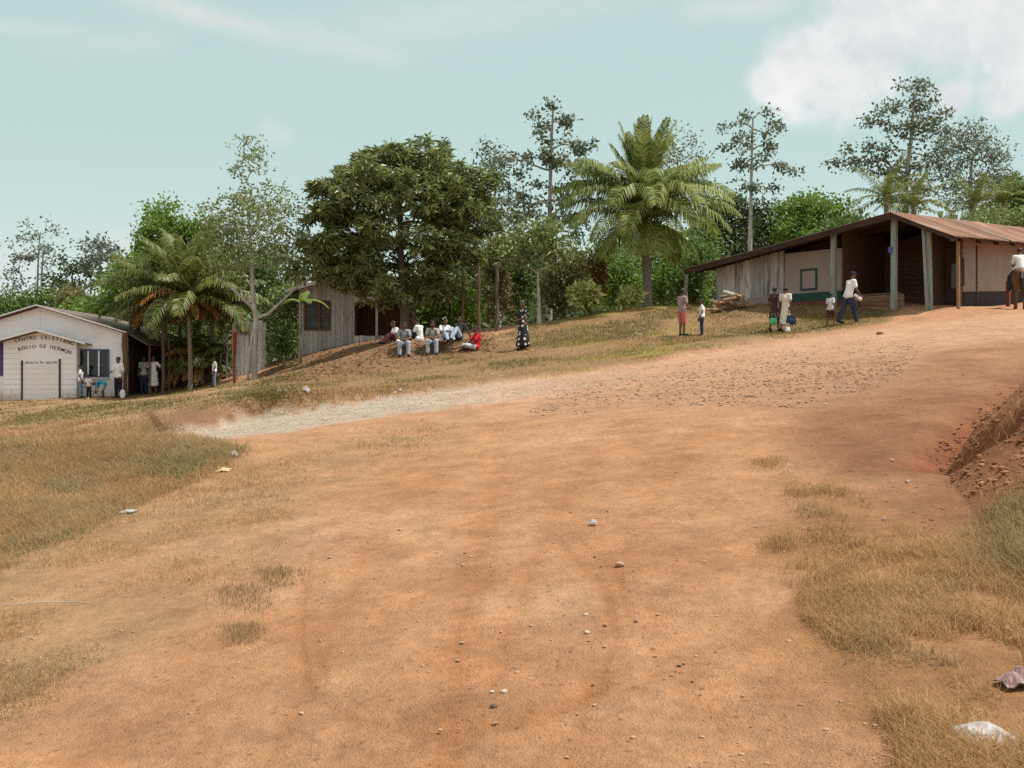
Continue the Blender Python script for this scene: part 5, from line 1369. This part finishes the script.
b = MB(); ring_caps(b, (0, -.80, 1.18), (0, -.93, .95), .05, .075); ring_caps(b, (0, -.93, .95), (0, -.92, .45), .075, .03); remesh(b, 'tail', .02, DK, hr)
b = MB()
for t_ in np.linspace(0, 1, 7): ball(b, (0.0, .50 + .42 * t_, 1.36 + .32 * t_), (.03, .09, .09))
remesh(b, 'mane', .02, DK, hr)
b = MB(); ball(b, (0, 0.02, 1.30), (.25, .33, .08)); ring_caps(b, (-.14, -.25, 1.34), (.14, -.25, 1.34), .05, .05); ring_caps(b, (0, .28, 1.32), (0, .32, 1.44), .04, .03)
tag(remesh(b, 'saddle', .02, M['brown_wood'], None), 'leather saddle on the back of the brown horse', 'saddle')
sd = bpy.data.objects['saddle']; sd.location = hr.location; sd.rotation_euler = hr.rotation_euler
person('rider in white shirt and dark trousers sitting on the brown horse', (hx, hy, hz_ + .46), 1.68, -.42, pose_ride(), WHITE, NAVYP, sleeves=.7)
# ------------------------------------------------------------------ ground cover
GR_DRY = leafmat('dry_grass_blades', (.32, .19, .08), (.64, .43, .21), trans=.45, rough=.7, nscale=.8, spec=.1)
GR_OLIVE = leafmat('olive_grass_blades', (.22, .165, .07), (.55, .41, .22), trans=.45, rough=.7, nscale=.7, spec=.1, accent=(.42, .34, .19), acc=.22)
GR_GREEN = leafmat('short_green_grass', (.10, .10, .03), (.31, .26, .105), trans=.45, rough=.7, nscale=.5, spec=.1)

def blades(name, label, poly, n, hmin, hmax, wpx, lm, seed, soft=14, nb=5, thin=.45, noise_scale=1.2, spread=.07, lean=.55):
    rng = np.random.default_rng(seed)
    P = np.array(poly); lo = P.min(0); hi = P.max(0)
    lo = np.maximum(lo, [-120, 300]); hi = np.minimum(hi, [1150, 860])
    px = rng.uniform(lo[0], hi[0], n * 3); py = rng.uniform(lo[1], hi[1], n * 3)
    k = inpoly(px, py, poly)
    px = px[k][:n]; py = py[k][:n]
    X, Y, ok = drop(px, py)
    den = fbm(X * noise_scale, Y * noise_scale, seed + 3) ; fld = softpoly(px, py, poly, soft, (fbm(X * 1.5, Y * 1.5, seed) - .5) * soft * 3)
    ok &= (rng.uniform(0, 1, len(X)) < fld * sstep(thin - .12, thin + .15, den)) & (Y < 60)
    X, Y, den = X[ok], Y[ok], den[ok]
    X = np.repeat(X, nb); Y = np.repeat(Y, nb); dn = np.repeat(den, nb)
    sp = spread * np.clip(Y / 10, .5, 2.5)
    X = X + rng.normal(size=len(X)) * sp; Y = Y + rng.normal(size=len(X)) * sp
    Z = gz(X, Y)
    h = rng.uniform(hmin, hmax, len(X)) * (.6 + .8 * np.clip(dn, 0, 1)) * (.35 + .65 * np.repeat(fld[ok], nb))
    w = np.maximum(.004, wpx * Y / F) * rng.uniform(.7, 1.3, len(X))
    az = rng.uniform(0, 2 * np.pi, len(X)); ln = rng.uniform(.1, lean, len(X)) * h
    a2 = rng.uniform(0, 2 * np.pi, len(X))
    b = np.stack([X, Y, Z - .01], -1); s_ = np.stack([np.cos(az), np.sin(az), 0 * az], -1) * w[:, None] * .5
    l_ = np.stack([np.cos(a2) * ln, np.sin(a2) * ln, 0 * az], -1)
    up = np.array([0, 0, 1.0])
    mid = b + l_ * .35 + up * h[:, None] * .6; tip = b + l_ * 1.2 + up * h[:, None] * .95
    V = np.stack([b - s_, b + s_, mid + s_ * .7, mid - s_ * .7, tip], 1).reshape(-1, 3)
    n_ = len(X); k5 = np.arange(n_)[:, None] * 5
    fl = np.concatenate([k5 + [[0, 1, 2, 3]], k5 + [[3, 2, 4]]], 1).ravel()
    me = mesh_np(name, V, fl, np.tile([4, 3], n_)); me.materials.append(lm)
    o = link(bpy.data.objects.new(name, me)); tag(o, label, 'grass', kind='stuff')
    return o
blades('grass', 'rank dry and olive grass covering the mound at left', G_MOUND, 22000, .04, .13, .6, GR_OLIVE, 301, soft=30, nb=6, thin=.34, lean=1.0)
blades('grass', 'pale straw blades mixed into the mound grass', G_MOUND, 24000, .04, .15, .55, GR_DRY, 302, soft=26, nb=5, thin=.40, lean=1.1)
blades('grass', 'thin dry grass on the sloping shoulder left of the road', G_SHOULDER, 14000, .02, .07, .55, GR_DRY, 303, soft=40, nb=5, thin=.54, noise_scale=.9, lean=1.3)
blades('grass', 'low olive patches on the shoulder left of the road', G_SHOULDER, 7000, .02, .06, .55, GR_OLIVE, 304, soft=34, nb=6, thin=.60, noise_scale=.7, lean=1.3)
blades('grass', 'short dry grass of the yard before the church', G_CHURCH, 8000, .03, .09, .6, GR_GREEN, 305, soft=5, nb=5, thin=.46, lean=1.2)
blades('grass', 'short grass of the bank below the mango and the palm', G_BANK, 14000, .03, .10, .6, GR_GREEN, 306, soft=8, nb=5, thin=.47, noise_scale=.5, lean=1.2)
blades('grass', 'dry straw patches on the bank below the palm', G_BANK, 5000, .03, .09, .6, GR_DRY, 307, soft=8, nb=5, thin=.46, noise_scale=.6, lean=1.2)
blades('grass', 'dry bristly grass along the right roadside', G_RIGHT, 15000, .025, .085, .8, GR_DRY, 308, soft=60, nb=9, thin=.555, noise_scale=2.2, spread=.05, lean=1.0)
blades('grass', 'olive tufts among the dry roadside grass at right', G_RIGHT, 7000, .025, .09, .8, GR_OLIVE, 309, soft=60, nb=9, thin=.60, noise_scale=1.9, spread=.05, lean=1.0)
blades('grass', 'weeds growing at the foot of the earth bank at right', [(950, 540), (990, 500), (1060, 470), (1200, 560), (1200, 640), (1000, 600)], 3000, .03, .12, .8, GR_OLIVE, 310, soft=26, nb=8, thin=.48, noise_scale=1.9, lean=1.0)
blades('grass', 'broad green weeds among the dry grass of the mound', G_MOUND, 2600, .03, .10, 1.3, leafmat('weed_leaves', (.10, .125, .04), (.28, .30, .12), trans=.4), 311, soft=14, nb=6, thin=.56, noise_scale=.9, lean=1.2)
blades('grass', 'sparse dry tufts rooted on the earth bank at right', [(940, 470), (985, 405), (1060, 360), (1200, 400), (1200, 520), (990, 520)], 420, .03, .10, .7, GR_DRY, 312, soft=10, nb=7, thin=.60, noise_scale=1.6, lean=1.0)
for k, (cx, cy, r) in enumerate([(242, 600, 26), (280, 578, 20), (240, 634, 18), (768, 466, 12), (780, 545, 14), (30, 690, 40), (400, 440, 40)]):
    blades('grass', 'isolated small dry tufts on the bare earth', [(cx - r, cy - r * .5), (cx + r, cy - r * .5), (cx + r, cy + r * .5), (cx - r, cy + r * .5)], 110, .02, .07, .6, GR_OLIVE if k < 3 else GR_DRY, 320 + k, soft=8, nb=7, thin=.1)

# dead leaves beneath the mango
rng = np.random.default_rng(400)
px = rng.uniform(250, 505, 9000); py = rng.uniform(326, 390, 9000); k = inpoly(px, py, LEAFLITTER); px, py = px[k], py[k]
X, Y, ok = drop(px, py); X, Y = X[ok][:1500], Y[ok][:1500]
c = np.stack([X, Y, gz(X, Y) + .02], -1); d = unit(np.stack([rng.normal(size=len(X)), rng.normal(size=len(X)), rng.normal(size=len(X)) * .25], -1))
V, _ = leaf_diamonds(c, d, rng.uniform(.07, .16, len(X)), rng.uniform(.04, .08, len(X)), rng, .1)
w = quads_obj('leaf_litter', [V], leafmat('fallen_leaves', (.10, .05, .025), (.36, .25, .13), trans=.1)); tag(w, 'fallen brown leaves on the bank under the mango', 'leaf litter', kind='stuff')

# gravel and pebbles
def ico_template():
    bm = bmesh.new(); bmesh.ops.create_icosphere(bm, subdivisions=1, radius=1.0)
    P = np.array([v.co[:] for v in bm.verts]); Fc = np.array([[v.index for v in f.verts] for f in bm.faces]); bm.free(); return P, Fc
IP, IF = ico_template()
def stones(name, label, poly, n, rmin, rmax, m, seed, soft=14, thin=.3, px_min=.0, power=2.5):
    rng = np.random.default_rng(seed)
    P = np.array(poly); lo = np.maximum(P.min(0), [-80, 300]); hi = np.minimum(P.max(0), [1100, 800])
    px = rng.uniform(lo[0], hi[0], n * 3); py = rng.uniform(lo[1], hi[1], n * 3); k = inpoly(px, py, poly); px, py = px[k][:n], py[k][:n]
    X, Y, ok = drop(px, py)
    den = fbm(X * 1.1, Y * 1.1, seed + 5)
    ok &= (rng.uniform(0, 1, len(X)) < softpoly(px, py, poly, soft) * sstep(thin - .1, thin + .2, den)) & (Y < 40)
    X, Y = X[ok], Y[ok]
    r = rmin + (rmax - rmin) * rng.uniform(0, 1, len(X)) ** power; r = np.maximum(r, px_min * Y / F)
    sc = np.stack([r * rng.uniform(.8, 1.4, len(X)), r * rng.uniform(.8, 1.4, len(X)), r * rng.uniform(.5, .9, len(X))], -1)
    V = IP[None] * (1 + rng.uniform(-.22, .22, (len(X), len(IP), 1))) * sc[:, None]
    V = V + np.stack([X, Y, gz(X, Y) + r * .05], -1)[:, None]
    Fq = (np.arange(len(X)) * len(IP))[:, None, None] + IF[None]
    me = mesh_np(name, V.reshape(-1, 3), Fq.ravel(), np.full(len(X) * len(IF), 3)); me.materials.append(m)
    o = link(bpy.data.objects.new(name, me)); return tag(o, label, 'stones', kind='stuff')
ST_GREY = mat('pale_gravel_stone', (.46, .39, .31), (.34, .27, .20), rough=.9, island=.3, bump=.2)
ST_BROWN = mat('brown_road_stone', (.39, .245, .155), (.26, .155, .095), rough=.9, island=.3, bump=.2)
stones('gravel', 'pale gravel strip running down to the left', [(150, 442), (172, 430), (300, 410), (400, 395), (500, 382), (600, 371), (650, 365), (640, 380), (560, 392), (470, 402), (400, 412), (300, 428), (200, 440)], 9000, .006, .022, ST_GREY, 501, soft=5, thin=.25, px_min=.22)
stones('gravel', 'brown stones strewn over the crest of the road', STONY, 9000, .006, .032, ST_BROWN, 502, soft=40, thin=.34, px_min=.22, power=3)
stones('gravel', 'loose pebbles scattered over the red road', [(250, 480), (520, 420), (800, 410), (790, 560), (900, 770), (150, 770), (230, 600)], 1300, .003, .013, ST_BROWN, 503, soft=10, thin=.42, power=5)
stones('gravel', 'small earth clods on the bare slope at right', RED_R, 800, .004, .016, mat('earth_clod', (.30, .14, .07), (.2, .085, .045), rough=1, island=.3), 504, soft=20, thin=.38, power=3)
stones('gravel', 'clods and pebbles on the left shoulder', G_SHOULDER, 1300, .004, .016, ST_BROWN, 505, soft=20, thin=.40, power=3)
stones('gravel', 'broken red earth along the washed-out gully', [(925, 460), (985, 400), (1010, 400), (960, 470), (985, 480), (960, 482)], 260, .006, .022, mat('red_gully_earth', (.25, .09, .05), (.17, .06, .035), rough=1, island=.3), 506, soft=6, thin=.0)

stones('gravel', 'earth crumbs fallen down the face of the bank', [(940, 470), (985, 400), (1060, 360), (1200, 400), (1200, 560), (985, 520)], 1500, .006, .03, bpy.data.materials['earth_clod'], 507, soft=8, thin=.3, power=3)
# single stones that stand out on the road
rng = np.random.default_rng(600)
def stone(px, py, rpx, label, m, group=None):
    X, Y, ok = drop(np.array([px], float), np.array([py], float)); x, y = float(X[0]), float(Y[0]); r = rpx * y / F * .40
    mb = MB(); mb.ico((0, 0, 0), (r, r * .85, r * .65), .15, 2, rng)
    o = mb.build('stone', m, None, (x, y, gz1(x, y) + r * .15), smooth=True); return tag(o, label, 'stone', group)
stone(586, 615, 7, 'upper of two pale stones close together on the road', ST_GREY)
stone(587, 633, 8, 'lower of two pale stones close together on the road', ST_GREY)
stone(517, 673, 7, 'brown round stone on the road above the dark crumbs', ST_BROWN)
stone(504, 692, 9, 'pale stone with a small neighbour inside the loop of the wheel track', ST_GREY)
stone(492, 692, 6, 'small pale stone just left of the pale stone in the wheel track', ST_GREY)
stone(494, 707, 11, 'dark flat stone at the lower end of the straight wheel track', mat('dark_stone', (.12, .08, .06), amt=.3))
stone(633, 738, 8, 'brown stone near the bottom edge of the road', ST_BROWN)
stone(620, 565, 12, 'flat earth-coloured lump in the middle of the road', ST_BROWN)
stone(880, 334, 9, 'reddish stone at the road edge below the striding man', mat('reddish_stone', (.30, .12, .08), amt=.3))
stone(1012, 640, 10, 'greyish stone in the dry grass at the right edge', ST_GREY)
stone(330, 558, 6, 'small brown stone at the left edge of the bare road', ST_BROWN)
stone(400, 530, 6, 'small stone by itself left of the road middle', ST_BROWN)

# litter
PLW = mat('white_plastic', (.38, .345, .34), amt=.15, rough=.45, bump=.3, bscale=20)
PLP = mat('pinkish_plastic', (.30, .19, .18), amt=.25, rough=.5, bump=.3, bscale=20)
def crumple(name, label, px, py, wpx, hpx, m, seed, cat='litter', group=None):
    rng = np.random.default_rng(seed)
    X, Y, ok = drop(np.array([px], float), np.array([py], float)); x, y = float(X[0]), float(Y[0])
    w = wpx * y / F; h = hpx * y / F
    n = 14; gx, gy = np.meshgrid(np.linspace(-1, 1, n), np.linspace(-1, 1, n))
    rad = np.sqrt(gx ** 2 + gy ** 2)
    zz = h * (np.clip(1 - rad * .8, 0, 1) * .8 + .5 * (fbm(gx * 2.2 + seed, gy * 2.2, seed) - .4) + .25 * np.abs(np.sin(gx * 3 + gy * 2 + seed)) * np.clip(1 - rad * .6, 0, 1))
    e = 1 + .35 * (fbm(np.arctan2(gy, gx) * 1.5 + 9, rad * 0, seed + 1) - .5)
    P = np.stack([gx * w * .5 * e, gy * w * .38 * e, np.maximum(zz, 0)], -1)
    GZl = gz(x + P[..., 0], y + P[..., 1]) - gz1(x, y); P[..., 2] += GZl + .012
    V = np.concatenate([P.reshape(-1, 3), P.reshape(-1, 3) - [0, 0, .004]])
    q = []
    for i in range(n - 1):
        for j in range(n - 1):
            a = i * n + j; q.append((a, a + 1, a + n + 1, a + n)); a += n * n; q.append((a, a + n, a + n + 1, a + 1))
    mb = MB(); mb.add(V, q); o = mb.build(name, m, None, (x, y, gz1(x, y))); return tag(o, label, cat, group)
crumple('plastic_bag', 'crumpled white plastic bag in the dry grass at lower right', 980, 745, 62, 20, PLW, 3, 'bag')
crumple('plastic_bag', 'dusty pinkish plastic bag at the right edge above the white one', 1018, 686, 34, 16, PLP, 4, 'bag')
crumple('paper_scrap', 'flat dusty scrap half buried left of the white bag', 942, 722, 20, 6, PLP, 5)
crumple('paper_scrap', 'small white scrap by itself in the middle of the road', 593, 525, 8, 5, PLW, 6)
crumple('paper_scrap', 'white scrap at the edge of the mound grass, right end', 234, 456, 9, 5, PLW, 7)
crumple('paper_scrap', 'yellowish scrap just below the white scrap by the mound', 224, 471, 14, 3, mat('yellowed_paper', (.60, .46, .24), amt=.2), 8)
crumple('paper_scrap', 'long pale scrap at the foot of the mound grass', 128, 513, 15, 3, PLW, 9)
crumple('paper_scrap', 'white scrap of the heap right of the half-bare tree', 306, 392, 7, 4, PLW, 10)
spots = [(285, 392), (290, 389), (279, 391), (296, 387), (36, 427), (61, 424), (134, 407), (174, 405), (215, 397), (88, 399), (395, 393), (400, 391), (492, 375), (500, 377), (636, 334), (640, 335), (700, 405), (825, 405), (908, 483), (884, 520), (948, 538), (1012, 590), (892, 462)]
for i, (px_, py_) in enumerate(spots):
    crumple('paper_scrap', 'tiny pale scrap of litter lying on the ground', px_, py_, 3.2, 1.4, PLW, 20 + i, group='tiny pale scraps of litter')
stick = MB(); stick.tube([(-.5, 0, .03), (0, .02, .05), (.55, -.03, .02)], [.003, .004, .0025], 6)
X, Y, ok = drop(np.array([50.0]), np.array([610.0]))
st = stick.build('stick', M['bark_pale'], None, (float(X[0]), float(Y[0]), gz1(X[0], Y[0]))); st.rotation_euler = (0, .06, .5); tag(st, 'thin dry stick on the left shoulder of the road', 'stick')

# ------------------------------------------------------------------ light, sky, camera
SUN_EL, SUN_AZ = math.radians(63), math.radians(92)   # azimuth measured from +y (away) towards +x (right)
sd_ = Vector((math.sin(SUN_AZ) * math.cos(SUN_EL), math.cos(SUN_AZ) * math.cos(SUN_EL), math.sin(SUN_EL)))
sl = bpy.data.lights.new('sun', 'SUN'); sl.energy = 5.0; sl.angle = math.radians(.6); sl.color = (1.0, .95, .87)
so = link(bpy.data.objects.new('sun', sl)); so.location = (20, -20, 60); so.rotation_euler = (-sd_).to_track_quat('-Z', 'Y').to_euler()

W = bpy.data.worlds.new('World'); S.world = W; W.use_nodes = True
nt = W.node_tree; nt.nodes.clear(); L = nt.links.new
out = nt.nodes.new('ShaderNodeOutputWorld'); bg = nt.nodes.new('ShaderNodeBackground'); bg.inputs[1].default_value = .12
sky = nt.nodes.new('ShaderNodeTexSky'); sky.sky_type = 'NISHITA'; sky.sun_disc = False; sky.sun_elevation = SUN_EL; sky.sun_rotation = SUN_AZ
sky.altitude = 100; sky.air_density = 1.0; sky.dust_density = 2.2; sky.ozone_density = 1.0
tc = nt.nodes.new('ShaderNodeTexCoord')
def mth(op, a, b=None, c=None, clamp=False):
    n = nt.nodes.new('ShaderNodeMath'); n.operation = op; n.use_clamp = clamp
    for i, v in enumerate((a, b, c)):
        if v is None: continue
        if isinstance(v, (int, float)): n.inputs[i].default_value = v
        else: L(v, n.inputs[i])
    return n.outputs[0]
def mrange(x, a, b, c=0., d=1., smooth=True):
    n = nt.nodes.new('ShaderNodeMapRange'); n.interpolation_type = 'SMOOTHSTEP' if smooth else 'LINEAR'
    L(x, n.inputs[0])
    for i, v in enumerate((a, b, c, d)): n.inputs[i + 1].default_value = v
    return n.outputs[0]
def mixc(f, a, b):
    n = nt.nodes.new('ShaderNodeMix'); n.data_type = 'RGBA'
    if isinstance(f, (int, float)): n.inputs[0].default_value = f
    else: L(f, n.inputs[0])
    for k, v in ((6, a), (7, b)):
        if isinstance(v, tuple): n.inputs[k].default_value = v
        else: L(v, n.inputs[k])
    return n.outputs[2]
def noise(vec, sc, det, ro=.55):
    n = nt.nodes.new('ShaderNodeTexNoise'); n.inputs['Scale'].default_value = sc; n.inputs['Detail'].default_value = det; n.inputs['Roughness'].default_value = ro; L(vec, n.inputs['Vector']); return n.outputs[0]
vec = tc.outputs['Generated']
def dirn(px, py): return Vector(((px - 512) / F, 1, (384 - py) / F)).normalized()
n_big = noise(vec, 9, 7, .6); n_med = noise(vec, 26, 5, .6)
bump_ = mth('ADD', mth('MULTIPLY', mth('SUBTRACT', n_big, .5), 1.3), mth('MULTIPLY', mth('SUBTRACT', n_med, .5), .85))
def blob(px, py, r):
    d = nt.nodes.new('ShaderNodeVectorMath'); d.operation = 'DISTANCE'; L(vec, d.inputs[0]); d.inputs[1].default_value = dirn(px, py)
    return mth('SUBTRACT', 1.0, mth('DIVIDE', d.outputs['Value'], r / F))
m = None
for b_ in [(880, 22, 76), (802, 66, 52), (840, 78, 48), (960, 0, 90), (1015, 30, 66), (1120, 0, 120), (1005, 92, 34), (955, 98, 26), (770, 80, 28)]:
    v = blob(*b_); m = v if m is None else mth('MAXIMUM', m, v)
cl = mrange(mth('ADD', mth('MULTIPLY', m, 1.0), mth('MULTIPLY', bump_, .8)), .0, .55)
# thin streaks high at left and small puffs near the horizon
mp = nt.nodes.new('ShaderNodeMapping'); mp.vector_type = 'POINT'; mp.inputs['Rotation'].default_value = (0, math.radians(-9), 0); mp.inputs['Scale'].default_value = (1.5, 1.5, 8); L(vec, mp.inputs[0])
n_w = noise(mp.outputs[0], 4.5, 7, .6)
reg = None
for b_ in [(165, 4, 40), (210, 12, 40), (250, 24, 42), (290, 35, 44), (335, 43, 40), (372, 47, 30), (440, 5, 70), (520, 0, 80), (725, 4, 50), (30, 22, 40), (80, 32, 50), (330, 12, 70)]:
    v = mth('MAXIMUM', blob(*b_), 0.0); reg = v if reg is None else mth('MAXIMUM', reg, v)
wisp = mth('MULTIPLY', mrange(mth('ADD', n_w, mth('MULTIPLY', reg, .35)), .50, .80), mrange(reg, .0, .6))
pf = None
for b_ in [(118, 245, 26), (105, 256, 20), (270, 132, 22), (285, 136, 16), (15, 270, 30), (500, 250, 40)]:
    v = blob(*b_); pf = v if pf is None else mth('MAXIMUM', pf, v)
puff = mth('MULTIPLY', mrange(mth('ADD', pf, mth('MULTIPLY', bump_, 1.0)), .0, .9), .32)
sepv = nt.nodes.new('ShaderNodeSeparateXYZ'); L(vec, sepv.inputs[0])
# humid tropical air: the clear sky is pale and slightly green, palest low down
tint = nt.nodes.new('ShaderNodeMix'); tint.data_type = 'RGBA'; tint.blend_type = 'MULTIPLY'; tint.inputs[0].default_value = 1.0
L(sky.outputs[0], tint.inputs[6]); tint.inputs[7].default_value = (1.02, 1.10, .86, 1)
veil = mixc(mrange(sepv.outputs[2], .0, .42, .85, .80, False), tint.outputs[2], (4.45, 5.8, 5.55, 1))
veil = mixc(mrange(sepv.outputs[2], .0, .24, .8, 0, True), veil, (5.8, 6.3, 6.15, 1))
ccol = mixc(mrange(bump_, -.35, .4), (5.5, 5.6, 5.75, 1), (7.5, 7.3, 7.3, 1))
def streak(p, q, w, r):
    a, b = dirn(*p), dirn(*q); nrm = a.cross(b).normalized(); mid = ((a + b) / 2).normalized()
    dt = nt.nodes.new('ShaderNodeVectorMath'); dt.operation = 'DOT_PRODUCT'; L(vec, dt.inputs[0]); dt.inputs[1].default_value = nrm
    off = mth('ADD', dt.outputs['Value'], mth('MULTIPLY', mth('SUBTRACT', n_big, .5), w * 3.0))
    g = mth('POWER', 2.718, mth('MULTIPLY', mth('POWER', mth('ABSOLUTE', mth('DIVIDE', off, w)), 2.0), -1.0))
    ds = nt.nodes.new('ShaderNodeVectorMath'); ds.operation = 'DISTANCE'; L(vec, ds.inputs[0]); ds.inputs[1].default_value = mid
    return mth('MULTIPLY', g, mrange(ds.outputs['Value'], r, r * .35))
st = None
for p, q, w, r, k in [((150, 0), (300, 40), .010, .12, .8), ((270, 33), (390, 48), .012, .10, .8), ((360, 30), (560, 2), .020, .16, .45), ((-20, 24), (70, 30), .006, .07, .6), ((50, 42), (160, 38), .012, .08, .35), ((690, 12), (780, 4), .010, .07, .7), ((420, 14), (640, 0), .012, .16, .4)]:
    v = mth('MULTIPLY', streak(p, q, w, r), k); st = v if st is None else mth('MAXIMUM', st, v)
wisp = mth('MULTIPLY', st, mrange(n_w, .25, .7, .35, 1.0))
c1 = mixc(mth('MULTIPLY', wisp, .85), veil, (6.0, 6.0, 5.95, 1))
c2 = mixc(mth('MULTIPLY', cl, .85), c1, ccol)
# broken white cloud added overhead and behind the viewer, unseen, for neutral fill
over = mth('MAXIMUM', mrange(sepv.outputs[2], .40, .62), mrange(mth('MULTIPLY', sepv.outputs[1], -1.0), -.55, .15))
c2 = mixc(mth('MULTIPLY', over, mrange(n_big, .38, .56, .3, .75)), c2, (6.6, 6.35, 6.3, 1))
c3 = mixc(puff, c2, (6.2, 6.05, 6.05, 1))
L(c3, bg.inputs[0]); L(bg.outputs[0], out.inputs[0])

cd = bpy.data.cameras.new('camera'); cd.sensor_width = 36; cd.lens = 36 * F / 1024; cd.clip_start = .05; cd.clip_end = 6000
co = link(bpy.data.objects.new('camera', cd)); co.location = (0, 0, CAMH); co.rotation_euler = (math.pi / 2, 0, 0)
S.camera = co
S.render.engine = 'CYCLES'
S.cycles.use_denoising = False
S.cycles.max_bounces = 8; S.cycles.diffuse_bounces = 5; S.cycles.transmission_bounces = 5; S.cycles.glossy_bounces = 2
S.view_settings.view_transform = 'Standard'; S.view_settings.look = 'None'; S.view_settings.exposure = 0.12; S.view_settings.gamma = 1
S.view_settings.use_curve_mapping = False
S.render.resolution_x = 1024; S.render.resolution_y = 768
